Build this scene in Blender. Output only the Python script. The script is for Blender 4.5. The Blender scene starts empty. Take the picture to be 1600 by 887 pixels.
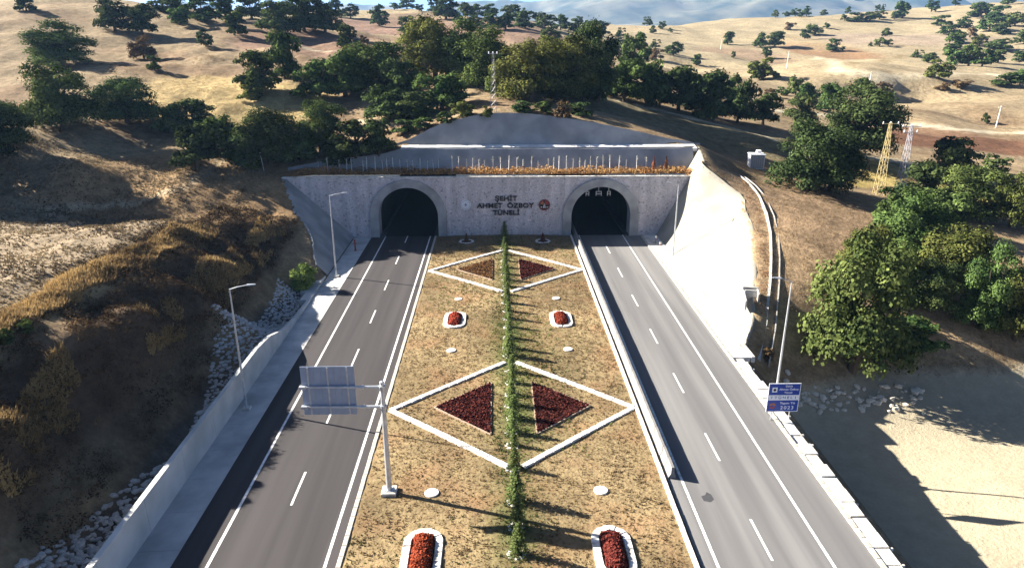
import bpy, math, random
import numpy as np
from mathutils import Vector, Matrix

# ------------------------------------------------------------------ camera, sky, sun, exposure
S = bpy.context.scene
COL = S.collection
F_PX = 1090.0; PITCH = math.radians(19.6); YAW = math.radians(1.33); CAM = (-1.35, 0.0, 32.0)
cd = bpy.data.cameras.new('camera'); cam = bpy.data.objects.new('camera', cd); COL.objects.link(cam)
cam.location = CAM; cam.rotation_euler = (math.radians(90) - PITCH, 0, -YAW)
cd.sensor_width = 36.0; cd.lens = F_PX / 1600 * 36.0; cd.clip_start = 0.5; cd.clip_end = 40000
S.camera = cam

SUN_EL = math.radians(27.5); SUN_DIR = np.array([-0.941, 0.339]); SUN_DIR /= np.linalg.norm(SUN_DIR)
world = bpy.data.worlds.new('World'); S.world = world; world.use_nodes = True
nt = world.node_tree; nt.nodes.clear()
sky = nt.nodes.new('ShaderNodeTexSky'); sky.sky_type = 'NISHITA'; sky.sun_disc = False
sky.sun_elevation = SUN_EL; sky.sun_rotation = math.atan2(SUN_DIR[0], SUN_DIR[1])
sky.air_density = 0.30; sky.dust_density = 0.6; sky.ozone_density = 2.0
bg = nt.nodes.new('ShaderNodeBackground'); bg.inputs[1].default_value = 0.05
wo = nt.nodes.new('ShaderNodeOutputWorld')
nt.links.new(sky.outputs[0], bg.inputs[0]); nt.links.new(bg.outputs[0], wo.inputs[0])
sl = bpy.data.lights.new('sun', 'SUN'); sl.energy = 5.0; sl.angle = math.radians(0.5); sl.color = (1.0, 0.93, 0.82)
so = bpy.data.objects.new('sun', sl); COL.objects.link(so)
sd = Vector((SUN_DIR[0] * math.cos(SUN_EL), SUN_DIR[1] * math.cos(SUN_EL), math.sin(SUN_EL)))
so.rotation_euler = sd.to_track_quat('Z', 'Y').to_euler(); so.location = (-200, 80, 200)
S.view_settings.view_transform = 'Standard'; S.view_settings.look = 'None'
S.view_settings.exposure = 2.22; S.view_settings.gamma = 1.0; S.view_settings.use_curve_mapping = False
S.render.engine = 'CYCLES'
S.cycles.max_bounces = 6; S.cycles.diffuse_bounces = 3; S.cycles.volume_bounces = 0
S.cycles.transparent_max_bounces = 6
S.cycles.use_denoising = True

R = random.Random(11); NR = np.random.default_rng(11)

# ------------------------------------------------------------------ numpy noise
def _hash(ix, iy, s):
    n = (ix * 374761393 + iy * 668265263 + s * 974634777) & 0x7fffffff
    n = ((n ^ (n >> 13)) * 1274126177) & 0x7fffffff
    return ((n ^ (n >> 16)) & 0xffff) / 65535.0
def vnoise(x, y, s=0):
    ix = np.floor(x).astype(np.int64); iy = np.floor(y).astype(np.int64)
    fx = x - ix; fy = y - iy
    fx = fx * fx * (3 - 2 * fx); fy = fy * fy * (3 - 2 * fy)
    a = _hash(ix, iy, s); b = _hash(ix + 1, iy, s); c = _hash(ix, iy + 1, s); d = _hash(ix + 1, iy + 1, s)
    return (a + (b - a) * fx) * (1 - fy) + (c + (d - c) * fx) * fy - 0.5
def fbm(x, y, o=4, s=0):
    r = 0; a = 1.0
    for k in range(o):
        r = r + a * vnoise(x * 2 ** k + 17.3 * k, y * 2 ** k - 9.1 * k, s + k); a *= 0.5
    return r
def sstep(a, b, x):
    t = np.clip((x - a) / (b - a), 0, 1); return t * t * (3 - 2 * t)

# ------------------------------------------------------------------ sight lines (used once, to survey where things stand on the land)
def ray(px, py):
    u = (px - 800) / F_PX; v = (py - 443.5) / F_PX
    f = math.cos(PITCH) - v * math.sin(PITCH); d = math.sin(PITCH) + v * math.cos(PITCH)
    return np.array([f * math.sin(YAW) + u * math.cos(YAW), f * math.cos(YAW) - u * math.sin(YAW), -d])
def gy(px, py, Y):
    r = ray(px, py); t = (Y - CAM[1]) / r[1]; return (CAM[0] + r[0] * t, Y, CAM[2] + r[2] * t)
def gz(px, py, z=0.0):
    r = ray(px, py); t = (z - CAM[2]) / r[2]; return (CAM[0] + r[0] * t, CAM[1] + r[1] * t, z)

# ------------------------------------------------------------------ the lie of the land
CP = [  # left stream bed, bank, bench, rim and field
 (-28,0,-1),(-28,20,-1),(-28.5,40,-1.1),(-28.5,60,-1.1),(-28.5,78,-1.0),(-27.5,88,-.2),(-25.5,30,-.6),(-25.5,55,-.6),(-25.5,75,-.6),
 (-30,40,-.6),(-30,60,-.6),(-30,78,-.5),(-33.2,40,5.4),(-33.2,52,5.8),(-33.4,60,6.6),(-33.8,70,6.5),(-33.8,80,5.4),(-32.5,88,3.4),(-31.3,52,2.0),(-31.4,64,2.0),(-31.5,76,1.8),
 (-36.5,45,7.4),(-36.6,60,7.7),(-37,72,7.6),(-37,82,7.0),(-35,92,5.2),
 (-41,52,9.9),(-40.5,63,9.8),(-41.5,75,9.6),(-42.2,86,9.2),(-39,96,7.2),(-40,40,8.8),(-40,25,8.4),
 (-55,50,10.4),(-55,70,10.4),(-55,88,9.0),(-70,70,11.5),(-80,60,13),(-90,95,15),(-55,30,12),(-80,30,16),(-48,98,8.0),(-60,104,9.4),(-58,97,7.6),(-72,103,10.5),(-66,106,13.2),(-80,112,17.5),(-50,90,7.2),
 (-30,97,3.4),(-31,103,5.0),(-34,108,8.2),(-36,113.5,10),(-37,118,10.5),(-42,108,9.4),(-46,115,11.2),
 (-27,119.4,12.1),(34,122.5,13.8),(33.5,115,12.4),
 (-33,125,13.2),(-50,125,13.5),(-70,118,13.5),(-85,108,17),(-110,120,22),
 (0,138,19.6),(-12,138,18.8),(12,140,19),(0,155,20.5),(20,150,17.5),(30,140,15.5),(-25,140,17),
 # right side: cut top, drain, bank, sand flat
 (38.2,108,8.9),(36.2,99,7.4),(34.3,90,5.9),(31.6,82,3.9),(29.2,76,2.2),(27.2,71,.7),(43,124,9.6),(40,117,9.8),
 (42,108,8.2),(40,96,6.6),(36,84,3.9),(33,76,1.2),(48,96,5.6),(46,84,2.6),(44,76,-1.2),(55,76,-1.8),(66,76,-2.4),(80,78,-3),
 (27,62,-5.6),(27,40,-6.4),(27,20,-6.6),(32,66,-5.7),(40,68.5,-5.9),(50,69.5,-6),(62,70,-6),(80,70,-6),(45,50,-6.2),(70,50,-6.2),(45,20,-6.5),(100,40,-6),(100,70,-5.5),
 (60,90,2.0),(80,92,0.5),(60,110,5.0),(80,118,3.2),(105,120,2.5),(55,128,7.5),(45,140,10.5),(70,135,4.6),(100,140,3),
]
for px, py, Y in [(642,221,122.7),(680,203,123.6),(715,191,124.6),(748,183,125.2),(790,180,125.4),(830,181,125.5),(900,189,125.2),(960,200,124.6),(1000,208,124.2),(1045,218,123.5),(200,150,150),(100,125,160),(300,110,172),(450,132,160),(550,212,131),(400,215,134),(250,235,126),(30,170,150),
                  (60,22,232),(200,62,215),(350,72,212),(500,68,232),(-60,60,200),(100,-2,290),(300,22,275),(450,40,262),
                  (600,72,330),(600,40,430),(640,12,560),(520,12,540),(780,40,420),(780,26,520),(880,62,360),(860,50,430),
                  (700,130,170),(900,120,185),(1010,150,185),(1110,180,178),(1210,216,152),
                  (1500,228,185),(1300,220,172),(1590,205,215),(1420,175,240),(1250,180,212),(1590,270,152),(1400,132,300),(1530,160,265),(1250,100,440),(1400,95,420),(1560,110,380),
                  (1000,105,380),(1345,127,300),(1395,127,300),(1445,130,300),(1345,152,295),(1395,154,294),(1445,152,295),(1100,110,330),(1000,66,540),(1100,60,600),(940,52,600),(1100,35,720),(1000,42,680),(1300,60,600),(1300,24,780),(1430,40,700),(1500,10,860),(1590,60,560),(1590,6,800),(1200,33,740),
                  (1750,120,400),(1750,230,190),(1750,20,800),(-200,30,260),(-250,120,170),(-300,0,420)]:
    CP.append(gy(px, py, Y))
CP += [(-300,900,30),(0,900,22),(300,1150,30),(700,1200,50),(900,1000,45),(0,1600,0),(1500,2500,0),(-1500,2500,0),(0,4000,-10),(4000,5000,0),(-4000,5000,0),(0,9000,0),(-900,400,50),(-900,1200,40),(1300,500,40),(600,200,10),(-500,50,50),(400,0,-4),(-300,-50,40),(0,-60,-3),(-9000,9000,0),(9000,9000,0),(-9000,0,0),(9000,0,0)]
CP = np.array(CP, float)
def _phi(x, y):
    d2 = (x[:, None] - CP[None, :, 0]) ** 2 + (y[:, None] - CP[None, :, 1]) ** 2
    return np.sqrt(d2 + 9.0)
_A = _phi(CP[:, 0], CP[:, 1]); _n = len(CP)
_M = np.zeros((_n + 1, _n + 1)); _M[:_n, :_n] = _A - 0.02 * np.eye(_n); _M[:_n, _n] = 1; _M[_n, :_n] = 1
_W = np.linalg.solve(_M, np.append(CP[:, 2], 0))
def natural(x, y):
    x = np.atleast_1d(np.asarray(x, float)); y = np.atleast_1d(np.asarray(y, float))
    sh = x.shape; x = x.ravel(); y = y.ravel(); out = np.empty(len(x))
    for a in range(0, len(x), 20000):
        out[a:a + 20000] = _phi(x[a:a + 20000], y[a:a + 20000]) @ _W[:-1] + _W[-1]
    d = np.hypot(x, y)
    amp = np.clip((d - 60) / 120, 0.12, 1.4)
    left = sstep(-29, -33, x) * (y < 125)
    quiet = 1 - .8 * sstep(-48, -40, x) * sstep(48, 40, x) * sstep(108, 113, y) * sstep(136, 128, y)
    flat = quiet * 1 - 0.85 * (sstep(26, 28, x) * (1 - sstep(70, 74, y)))
    out = out + flat * (amp * (fbm(x / 23, y / 23, 4, 3) * 1.6) + (0.25 + 1.25 * left * sstep(11.5, 9.0, out) * sstep(-30, -32.5, x)) * fbm(x / 5.0, y / 5.0, 3, 9) + sstep(-40, -48, x) * sstep(92, 105, y) * (d < 330) * (.9 - 2.2 * np.abs(fbm(x / 11 + .3 * y / 11, y / 16, 3, 15))) * .9 + sstep(150, 400, d) * fbm(x / 90, y / 90, 3, 5) * 5 * (d < 1500))
    return out.reshape(sh)
XL, XR, YP, ZT = -25.3, 25.8, 114.0, 10.0
def cut_right(x, y):
    k = 0.5 + 0.72 * sstep(114, 104, y)
    return (x - XR) / k
def cut_left(x, y):
    return (XL - x) / (1.05 - 0.15 * sstep(108, 96, y))
def cut_back(y):
    return np.where(y < 118.3, ZT + .3, np.where(y < 120.42, ZT + .3 + (y - 118.3) * 1.7, np.where(y < 122.6, 13.9, 13.9 + (y - 122.6) * 1.75)))
def ground(x, y, raw=False):
    x = np.atleast_1d(np.asarray(x, float)); y = np.atleast_1d(np.asarray(y, float))
    n = natural(x, y); z = n.copy()
    front = y < YP + .6
    m = front & (x < XL) & (y > 93); c = cut_left(x, y); cutm = m & (c < n); z = np.where(cutm, c, z)
    m = front & (x > XR) & (y > 66); c = cut_right(x, y); m2 = m & (c < n); z = np.where(m2, c, z)
    z = np.where(front & (x > XR) & (y > 66), np.maximum(z, -8), z)
    cb = np.maximum(cut_back(y), np.maximum((x - 31.2) * 1.35 + 10.2, (-37 - x) * 1.5 + 10.3))
    m3 = (~front) & (cb < n) & (x > -60) & (x < 60) & (y < 150); z = np.where(m3, cb, z)
    if not raw:
        z = z - 0.4 * (cutm & (c * 0 + cut_left(x, y) < n - .4)) - 0.4 * (m2 & (cut_right(x, y) < n - .4)) - 0.3 * (m3 & (cb < n - .3) & (y > 118.2))
    return np.where(front & (x >= XL) & (x <= XR), -0.45, z)
def hit(px, py):
    r = ray(px, py)
    ts = np.concatenate([np.arange(40, 260, .5), np.arange(260, 1300, 2.0)])
    X = CAM[0] + r[0] * ts; Y = CAM[1] + r[1] * ts; Z = CAM[2] + r[2] * ts
    g = Z - ground(X, Y)
    k = np.where(g < 0)[0]
    i = k[0] if len(k) else int(np.argmin(g[:-40]))
    return float(X[i]), float(Y[i]), float(ground(X[i], Y[i])[0])

# ------------------------------------------------------------------ materials
MATS = {}
def ramp_mat(name, c1, c2, scale=3.0, rough=0.9, bump=0.0, bscale=None, detail=6.0, spec=0.2, c3=None, scale3=0.3, tint=None, metal=0.0, coords='Object', stretch=None):
    if name in MATS: return MATS[name]
    m = bpy.data.materials.new(name); m.use_nodes = True; t = m.node_tree; N = t.nodes; L = t.links
    p = N['Principled BSDF']; p.inputs['Roughness'].default_value = rough; p.inputs['Specular IOR Level'].default_value = spec; p.inputs['Metallic'].default_value = metal
    tc = N.new('ShaderNodeTexCoord'); src = tc.outputs[coords]
    if stretch:
        mp = N.new('ShaderNodeMapping'); mp.inputs['Scale'].default_value = stretch; L.new(src, mp.inputs[0]); src = mp.outputs[0]
    n = N.new('ShaderNodeTexNoise'); n.inputs['Scale'].default_value = scale; n.inputs['Detail'].default_value = detail; L.new(src, n.inputs['Vector'])
    cr = N.new('ShaderNodeValToRGB'); cr.color_ramp.elements[0].position = 0.32; cr.color_ramp.elements[1].position = 0.68
    cr.color_ramp.elements[0].color = (*c1, 1); cr.color_ramp.elements[1].color = (*c2, 1); L.new(n.outputs[0], cr.inputs[0])
    out = cr.outputs[0]
    if c3:
        n3 = N.new('ShaderNodeTexNoise'); n3.inputs['Scale'].default_value = scale3; n3.inputs['Detail'].default_value = 5; L.new(src, n3.inputs['Vector'])
        r3 = N.new('ShaderNodeValToRGB'); r3.color_ramp.elements[0].position = 0.48; r3.color_ramp.elements[1].position = 0.66; L.new(n3.outputs[0], r3.inputs[0])
        mx = N.new('ShaderNodeMix'); mx.data_type = 'RGBA'; L.new(r3.outputs[0], mx.inputs[0]); L.new(out, mx.inputs[6]); mx.inputs[7].default_value = (*c3, 1); out = mx.outputs[2]
    if tint:
        at = N.new('ShaderNodeAttribute'); at.attribute_name = tint
        mu = N.new('ShaderNodeMix'); mu.data_type = 'RGBA'; mu.blend_type = 'MULTIPLY'; mu.inputs[0].default_value = 1; L.new(out, mu.inputs[6]); L.new(at.outputs['Color'], mu.inputs[7]); out = mu.outputs[2]
    L.new(out, p.inputs['Base Color'])
    if bump:
        nb = N.new('ShaderNodeTexNoise'); nb.inputs['Scale'].default_value = bscale or scale * 2; nb.inputs['Detail'].default_value = 8; L.new(src, nb.inputs['Vector'])
        b = N.new('ShaderNodeBump'); b.inputs['Strength'].default_value = 1.0; b.inputs['Distance'].default_value = bump; L.new(nb.outputs[0], b.inputs['Height']); L.new(b.outputs[0], p.inputs['Normal'])
    MATS[name] = m; return m
def leaf_mat(name, dark, light, trans=0.14):
    m = bpy.data.materials.new(name); m.use_nodes = True; t = m.node_tree; N = t.nodes; L = t.links; N.clear()
    at = N.new('ShaderNodeAttribute'); at.attribute_name = 'tint'
    oi = N.new('ShaderNodeObjectInfo')
    cr = N.new('ShaderNodeValToRGB'); cr.color_ramp.elements[0].color = (*dark, 1); cr.color_ramp.elements[1].color = (*light, 1); L.new(at.outputs['Fac'], cr.inputs[0])
    hv = N.new('ShaderNodeHueSaturation'); L.new(cr.outputs[0], hv.inputs['Color'])
    mr = N.new('ShaderNodeMapRange'); mr.inputs[3].default_value = 0.75; mr.inputs[4].default_value = 1.25; L.new(oi.outputs['Random'], mr.inputs[0]); L.new(mr.outputs[0], hv.inputs['Value'])
    mh = N.new('ShaderNodeMapRange'); hv_ = .022 if name.startswith('oak') else .004; mh.inputs[3].default_value = .5 - hv_; mh.inputs[4].default_value = .5 + hv_ * .8
    mq = N.new('ShaderNodeMath'); mq.operation = 'FRACT'; mk = N.new('ShaderNodeMath'); mk.operation = 'MULTIPLY'; mk.inputs[1].default_value = 7.31; L.new(oi.outputs['Random'], mk.inputs[0]); L.new(mk.outputs[0], mq.inputs[0]); L.new(mq.outputs[0], mh.inputs[0]); L.new(mh.outputs[0], hv.inputs['Hue'])
    d = N.new('ShaderNodeBsdfDiffuse'); L.new(hv.outputs[0], d.inputs[0])
    tr = N.new('ShaderNodeBsdfTranslucent'); L.new(hv.outputs[0], tr.inputs[0])
    mx = N.new('ShaderNodeMixShader'); mx.inputs[0].default_value = trans; L.new(d.outputs[0], mx.inputs[1]); L.new(tr.outputs[0], mx.inputs[2])
    o = N.new('ShaderNodeOutputMaterial'); L.new(mx.outputs[0], o.inputs[0])
    MATS[name] = m; return m
def plain(name, c, rough=0.6, metal=0.0, spec=0.4):
    if name in MATS: return MATS[name]
    return ramp_mat(name, tuple(v * .88 for v in c), tuple(min(1, v * 1.1) for v in c), 4.0, rough, metal=metal, spec=spec)

# ------------------------------------------------------------------ mesh helpers
class MB:
    def __init__(s): s.v = []; s.f = []
    def add(s, vs, fs):
        b = len(s.v); s.v += [tuple(v) for v in vs]; s.f += [tuple(i + b for i in f) for f in fs]; return s
    def box(s, x0, x1, y0, y1, z0, z1, M=None):
        vs = [Vector(p) for p in [(x0,y0,z0),(x1,y0,z0),(x1,y1,z0),(x0,y1,z0),(x0,y0,z1),(x1,y0,z1),(x1,y1,z1),(x0,y1,z1)]]
        if M: vs = [M @ v for v in vs]
        return s.add(vs, [(0,3,2,1),(4,5,6,7),(0,1,5,4),(1,2,6,5),(2,3,7,6),(3,0,4,7)])
    def bevbox(s, x0, x1, y0, y1, z0, z1, b=0.04, M=None):
        vs = []
        for z, q in ((z0, 0), (z1 - b, 0), (z1, b)):
            vs += [(x0+q,y0+q,z),(x1-q,y0+q,z),(x1-q,y1-q,z),(x0+q,y1-q,z)]
        vs = [Vector(v) for v in vs]
        if M: vs = [M @ v for v in vs]
        fs = [(0,3,2,1),(8,9,10,11)]
        for k in (0, 4):
            for i in range(4): fs.append((k+i, k+(i+1)%4, k+4+(i+1)%4, k+4+i))
        return s.add(vs, fs)
    def tube(s, pts, rads, n=8, cap=True):
        pts = [Vector(p) for p in pts]; rings = []
        for i, p in enumerate(pts):
            d = (pts[min(i+1, len(pts)-1)] - pts[max(i-1, 0)]).normalized()
            a = d.orthogonal().normalized(); b = d.cross(a)
            r = rads[i] if isinstance(rads, (list, tuple)) else rads
            rings.append([p + a * r * math.cos(2*math.pi*k/n) + b * r * math.sin(2*math.pi*k/n) for k in range(n)])
        vs = [v for g in rings for v in g]; fs = []
        for i in range(len(pts)-1):
            for k in range(n): fs.append((i*n+k, i*n+(k+1)%n, (i+1)*n+(k+1)%n, (i+1)*n+k))
        # consistent frame: re-project orthogonal vectors is enough for gentle bends
        if cap: fs.append(tuple(range(n))[::-1]); fs.append(tuple((len(pts)-1)*n+k for k in range(n)))
        return s.add(vs, fs)
    def prism(s, poly, z0, z1):
        n = len(poly); vs = [(x,y,z0) for x,y in poly] + [(x,y,z1) for x,y in poly]
        return s.add(vs, [tuple(range(n))[::-1], tuple(range(n,2*n))] + [(i,(i+1)%n,n+(i+1)%n,n+i) for i in range(n)])
    def lathe(s, prof, n=16, c=(0,0,0)):
        vs = []; fs = []
        for r, z in prof:
            vs += [(c[0]+r*math.cos(2*math.pi*k/n), c[1]+r*math.sin(2*math.pi*k/n), c[2]+z) for k in range(n)]
        for i in range(len(prof)-1):
            for k in range(n): fs.append((i*n+k,i*n+(k+1)%n,(i+1)*n+(k+1)%n,(i+1)*n+k))
        fs.append(tuple((len(prof)-1)*n+k for k in range(n)))
        return s.add(vs, fs)
    def mesh(s, name, mat, smooth=False):
        me = bpy.data.meshes.new(name); me.from_pydata(s.v, [], s.f); me.update()
        if mat: me.materials.append(mat)
        if smooth: me.polygons.foreach_set('use_smooth', [True] * len(me.polygons))
        return me
    def build(s, name, mat, parent=None, loc=None, smooth=False):
        return link(name, s.mesh(name, mat, smooth), parent, loc)
def link(name, data, parent=None, loc=None, rot=None, scale=None):
    o = bpy.data.objects.new(name, data); COL.objects.link(o)
    if parent: o.parent = parent
    if loc is not None: o.location = loc
    if rot is not None: o.rotation_euler = rot
    if scale is not None: o.scale = scale
    return o
def tag(o, label=None, cat=None, group=None, kind=None):
    if label: o['label'] = label
    if cat: o['category'] = cat
    if group: o['group'] = group
    if kind: o['kind'] = kind
    return o
def thing(name, label, cat, loc=(0,0,0), rz=0.0, group=None):
    o = bpy.data.objects.new(name, None); COL.objects.link(o); o.location = loc; o.rotation_euler = (0,0,rz); o.empty_display_size = .3
    return tag(o, label, cat, group)
def np_mesh(name, V, Fq, mat, smooth=False, tint=None, cols=None):
    V = np.asarray(V, np.float32); Fq = np.asarray(Fq, np.int32); k = Fq.shape[1]
    me = bpy.data.meshes.new(name); me.vertices.add(len(V)); me.vertices.foreach_set('co', V.ravel())
    me.loops.add(Fq.size); me.loops.foreach_set('vertex_index', Fq.ravel())
    me.polygons.add(len(Fq)); me.polygons.foreach_set('loop_start', np.arange(0, Fq.size, k, dtype=np.int32))
    try: me.polygons.foreach_set('loop_total', np.full(len(Fq), k, np.int32))
    except Exception: pass
    me.update(calc_edges=True); me.validate()
    if tint is not None:
        a = me.attributes.new('tint', 'FLOAT', 'POINT'); a.data.foreach_set('value', np.asarray(tint, np.float32))
    if cols is not None:
        a = me.attributes.new('tone', 'FLOAT_COLOR', 'POINT'); a.data.foreach_set('color', np.asarray(cols, np.float32).ravel())
    if smooth: me.polygons.foreach_set('use_smooth', np.ones(len(me.polygons), bool))
    me.materials.append(mat); return me
def grid_faces(nr, nc):
    i = np.arange(nr * nc).reshape(nr, nc)
    return np.stack([i[:-1,:-1].ravel(), i[:-1,1:].ravel(), i[1:,1:].ravel(), i[1:,:-1].ravel()], 1)
ORD = ['first','second','third','fourth','fifth','sixth','seventh','eighth','ninth','tenth','eleventh','twelfth','thirteenth','fourteenth','fifteenth','sixteenth','seventeenth','eighteenth','nineteenth','twentieth']
def ordinal(n):
    if n < 20: return ORD[n]
    tens = {2:'twenty',3:'thirty',4:'forty',5:'fifty'}[(n+1)//10]; r = (n+1) % 10
    return tens + '-' + ORD[r-1] if r else tens[:-1] + 'ieth'

# ------------------------------------------------------------------ terrain sheet
def axis(lo_far, lo, hi, hi_far, step, g):
    a = list(np.arange(lo, hi + 1e-6, step)); s = step
    up = [a[-1]]
    while up[-1] < hi_far: s *= g; up.append(up[-1] + s)
    s = step; dn = [a[0]]
    while dn[-1] > lo_far: s *= g; dn.append(dn[-1] - s)
    return np.array(dn[:0:-1] + a + up[1:])
xs = axis(-9000, -46, 46, 9000, 0.7, 1.032)
ys = axis(-80, 34, 132, 9500, 0.7, 1.024)
GX, GY = np.meshgrid(xs, ys); fx = GX.ravel(); fy = GY.ravel(); fz = ground(fx, fy)
BASE = np.array([.245, .183, .108])
def zone(tone, m, c): tone[:] = tone * (1 - m[:, None]) + np.array(c)[None] * m[:, None]
def wob(x, y, s=20, k=41): return fbm(x / s, y / s, 3, k)
tone = np.tile(BASE, (len(fx), 1)).astype(float)
dist = np.hypot(fx, fy)
big = fbm(fx / 40, fy / 40, 4, 21)
tone *= (1 + .35 * big)[:, None]
zone(tone, sstep(.05, .35, fbm(fx / 17, fy / 17, 4, 31)) * .9 * (dist < 330), (.185, .125, .072))      # brown scrubby soil
zone(tone, sstep(180, 420, fy) * .75, (.31, .258, .16))                                                # stubble fields far off
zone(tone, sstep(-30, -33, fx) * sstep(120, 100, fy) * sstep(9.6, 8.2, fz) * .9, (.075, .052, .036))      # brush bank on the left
zone(tone, sstep(-38, -41, fx) * sstep(108, 92, fy) * sstep(7.5, 9, fz) * .8, (.27, .21, .14))          # grazed field above the rim
zone(tone, np.exp(-((fx + 41.0 - .03 * (fy - 60)) / 1.7) ** 2) * sstep(40, 50, fy) * sstep(97, 88, fy), (.38, .26, .10))
zone(tone, sstep(26.5, 28, fx) * sstep(-4.2, -5.0, fz), (.35, .305, .215))                               # pale sand flat
zone(tone, sstep(26.5, 28, fx) * sstep(72, 78, fy) * sstep(120, 105, fy) * .85, (.31, .215, .125))
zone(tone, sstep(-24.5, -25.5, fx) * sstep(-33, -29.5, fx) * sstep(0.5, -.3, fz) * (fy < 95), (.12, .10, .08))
def patch(px, py, rx, ry, c, a=1.0):
    hx, hy, _ = hit(px, py); w = wob(fx, fy, max(rx, ry) * .6)
    zone(tone, sstep(1.15, .8, np.sqrt(((fx - hx) / rx) ** 2 + ((fy - hy) / ry) ** 2) + .45 * w) * a, c)
SOIL = (.135, .07, .04)
patch(1520, 228, 42, 14, SOIL); patch(1450, 205, 16, 9, (.17,.10,.06), .8)
patch(1285, 82, 26, 60, (.22,.13,.07), .9); patch(1400, 62, 60, 60, (.27,.21,.15), .9)
patch(620, 48, 70, 70, (.19,.115,.085), .9); patch(590, 75, 40, 40, (.20,.12,.085), .8); patch(720, 30, 60, 60, (.22,.15,.10), .7)
patch(860, 55, 50, 60, (.20,.13,.09), .9)
patch(1160, 85, 30, 45, (.25,.17,.11), .7)
patch(1240, 65, 30, 60, (.33,.25,.14), .6)
patch(1330, 265, 16, 10, (.36,.28,.10), .9); patch(1550, 305, 12, 12, (.40,.34,.10), .9)
patch(1010, 185, 30, 16, (.14,.125,.075), .8); patch(1130, 210, 22, 14, (.16,.135,.075), .8)
patch(1300, 340, 14, 18, (.24,.165,.10), .8)
patch(300, 290, 22, 14, (.26,.165,.08), .7); patch(330, 150, 22, 16, (.36,.27,.12), .8); patch(450, 175, 10, 8, (.38,.29,.13), .8)
def stroke(pts, w, c, a=1.0):
    q = [hit(*p_)[:2] for p_ in pts]; d = np.full(len(fx), 1e9)
    for (x0, y0), (x1, y1) in zip(q[:-1], q[1:]):
        ux, uy = x1 - x0, y1 - y0; l2 = ux * ux + uy * uy + 1e-9; tq = np.clip(((fx - x0) * ux + (fy - y0) * uy) / l2, 0, 1)
        d = np.minimum(d, np.hypot(fx - x0 - ux * tq, fy - y0 - uy * tq))
    zone(tone, sstep(w * 1.4, w * .6, d + .5 * w * wob(fx, fy, 4 * w)) * a, c)
PALE = (.46, .40, .28)
stroke([(960,156),(1060,180),(1140,200),(1212,219)], 1.0, PALE); stroke([(1340,243),(1400,252),(1450,262),(1520,280),(1600,290)], 1.5, PALE)
stroke([(1180,168),(1260,176),(1340,180),(1420,196),(1500,203),(1600,208)], 2.0, PALE); stroke([(1280,90),(1310,112),(1360,122),(1450,118),(1560,116)], 3.5, PALE, .8)
stroke([(930,66),(1020,84),(1120,108),(1180,128)], 2.5, (.24,.18,.10), .8); stroke([(1150,72),(1260,74),(1330,78)], 3.5, (.20,.14,.09), .8)
stroke([(1330,100),(1400,88),(1460,90)], 3.0, (.20,.15,.08), .8); stroke([(1390,64),(1420,78),(1470,80)], 3, (.22,.17,.10), .7)
stroke([(400,235),(330,260),(280,300),(180,320),(60,330)], .8, (.44,.36,.24), .6); stroke([(520,200),(560,190),(620,195)], .8, PALE, .8)
stroke([(600,85),(520,80),(470,72)], 1.5, PALE, .7); stroke([(560,60),(660,68),(760,70)], 2.5, (.36,.27,.16), .7)
zone(tone, sstep(114.3, 114.8, fy) * sstep(118.6, 118.0, fy) * sstep(-38, -35, fx) * sstep(33, 31, fx), (.30,.16,.07))
tone = np.clip(tone, .02, .9)
m = bpy.data.materials.new('dry_ground'); m.use_nodes = True; t = m.node_tree; N = t.nodes; L = t.links
p = N['Principled BSDF']; p.inputs['Roughness'].default_value = .95; p.inputs['Specular IOR Level'].default_value = .08
at = N.new('ShaderNodeAttribute'); at.attribute_name = 'tone'; tc = N.new('ShaderNodeTexCoord')
def noise(scale, det=8, rough=.6):
    n = N.new('ShaderNodeTexNoise'); n.inputs['Scale'].default_value = scale; n.inputs['Detail'].default_value = det; n.inputs['Roughness'].default_value = rough
    L.new(tc.outputs['Object'], n.inputs['Vector']); return n
n1 = noise(.55, 10, .68); n2 = noise(2.6, 6, .7); n3 = noise(.06, 6, .6)
r1 = N.new('ShaderNodeMapRange'); r1.inputs[1].default_value = .3; r1.inputs[2].default_value = .7; r1.inputs[3].default_value = .55; r1.inputs[4].default_value = 1.4; L.new(n1.outputs[0], r1.inputs[0])
r2 = N.new('ShaderNodeMapRange'); r2.inputs[1].default_value = .3; r2.inputs[2].default_value = .7; r2.inputs[3].default_value = .7; r2.inputs[4].default_value = 1.25; L.new(n2.outputs[0], r2.inputs[0])
r3 = N.new('ShaderNodeMapRange'); r3.inputs[1].default_value = .3; r3.inputs[2].default_value = .7; r3.inputs[3].default_value = .8; r3.inputs[4].default_value = 1.2; L.new(n3.outputs[0], r3.inputs[0])
m1 = N.new('ShaderNodeMath'); m1.operation = 'MULTIPLY'; L.new(r1.outputs[0], m1.inputs[0]); L.new(r2.outputs[0], m1.inputs[1])
m2 = N.new('ShaderNodeMath'); m2.operation = 'MULTIPLY'; L.new(m1.outputs[0], m2.inputs[0]); L.new(r3.outputs[0], m2.inputs[1])
vm = N.new('ShaderNodeVectorMath'); vm.operation = 'SCALE'; L.new(at.outputs['Color'], vm.inputs[0]); gl = N.new('ShaderNodeMix'); gl.inputs[2].default_value = 1.0; L.new(at.outputs['Alpha'], gl.inputs[0]); L.new(m2.outputs[0], gl.inputs[3]); L.new(gl.outputs[0], vm.inputs['Scale']); L.new(vm.outputs[0], p.inputs['Base Color'])
bp = N.new('ShaderNodeBump'); bp.inputs['Distance'].default_value = .35; bp.inputs['Strength'].default_value = .9; L.new(n1.outputs[0], bp.inputs['Height'])
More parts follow.
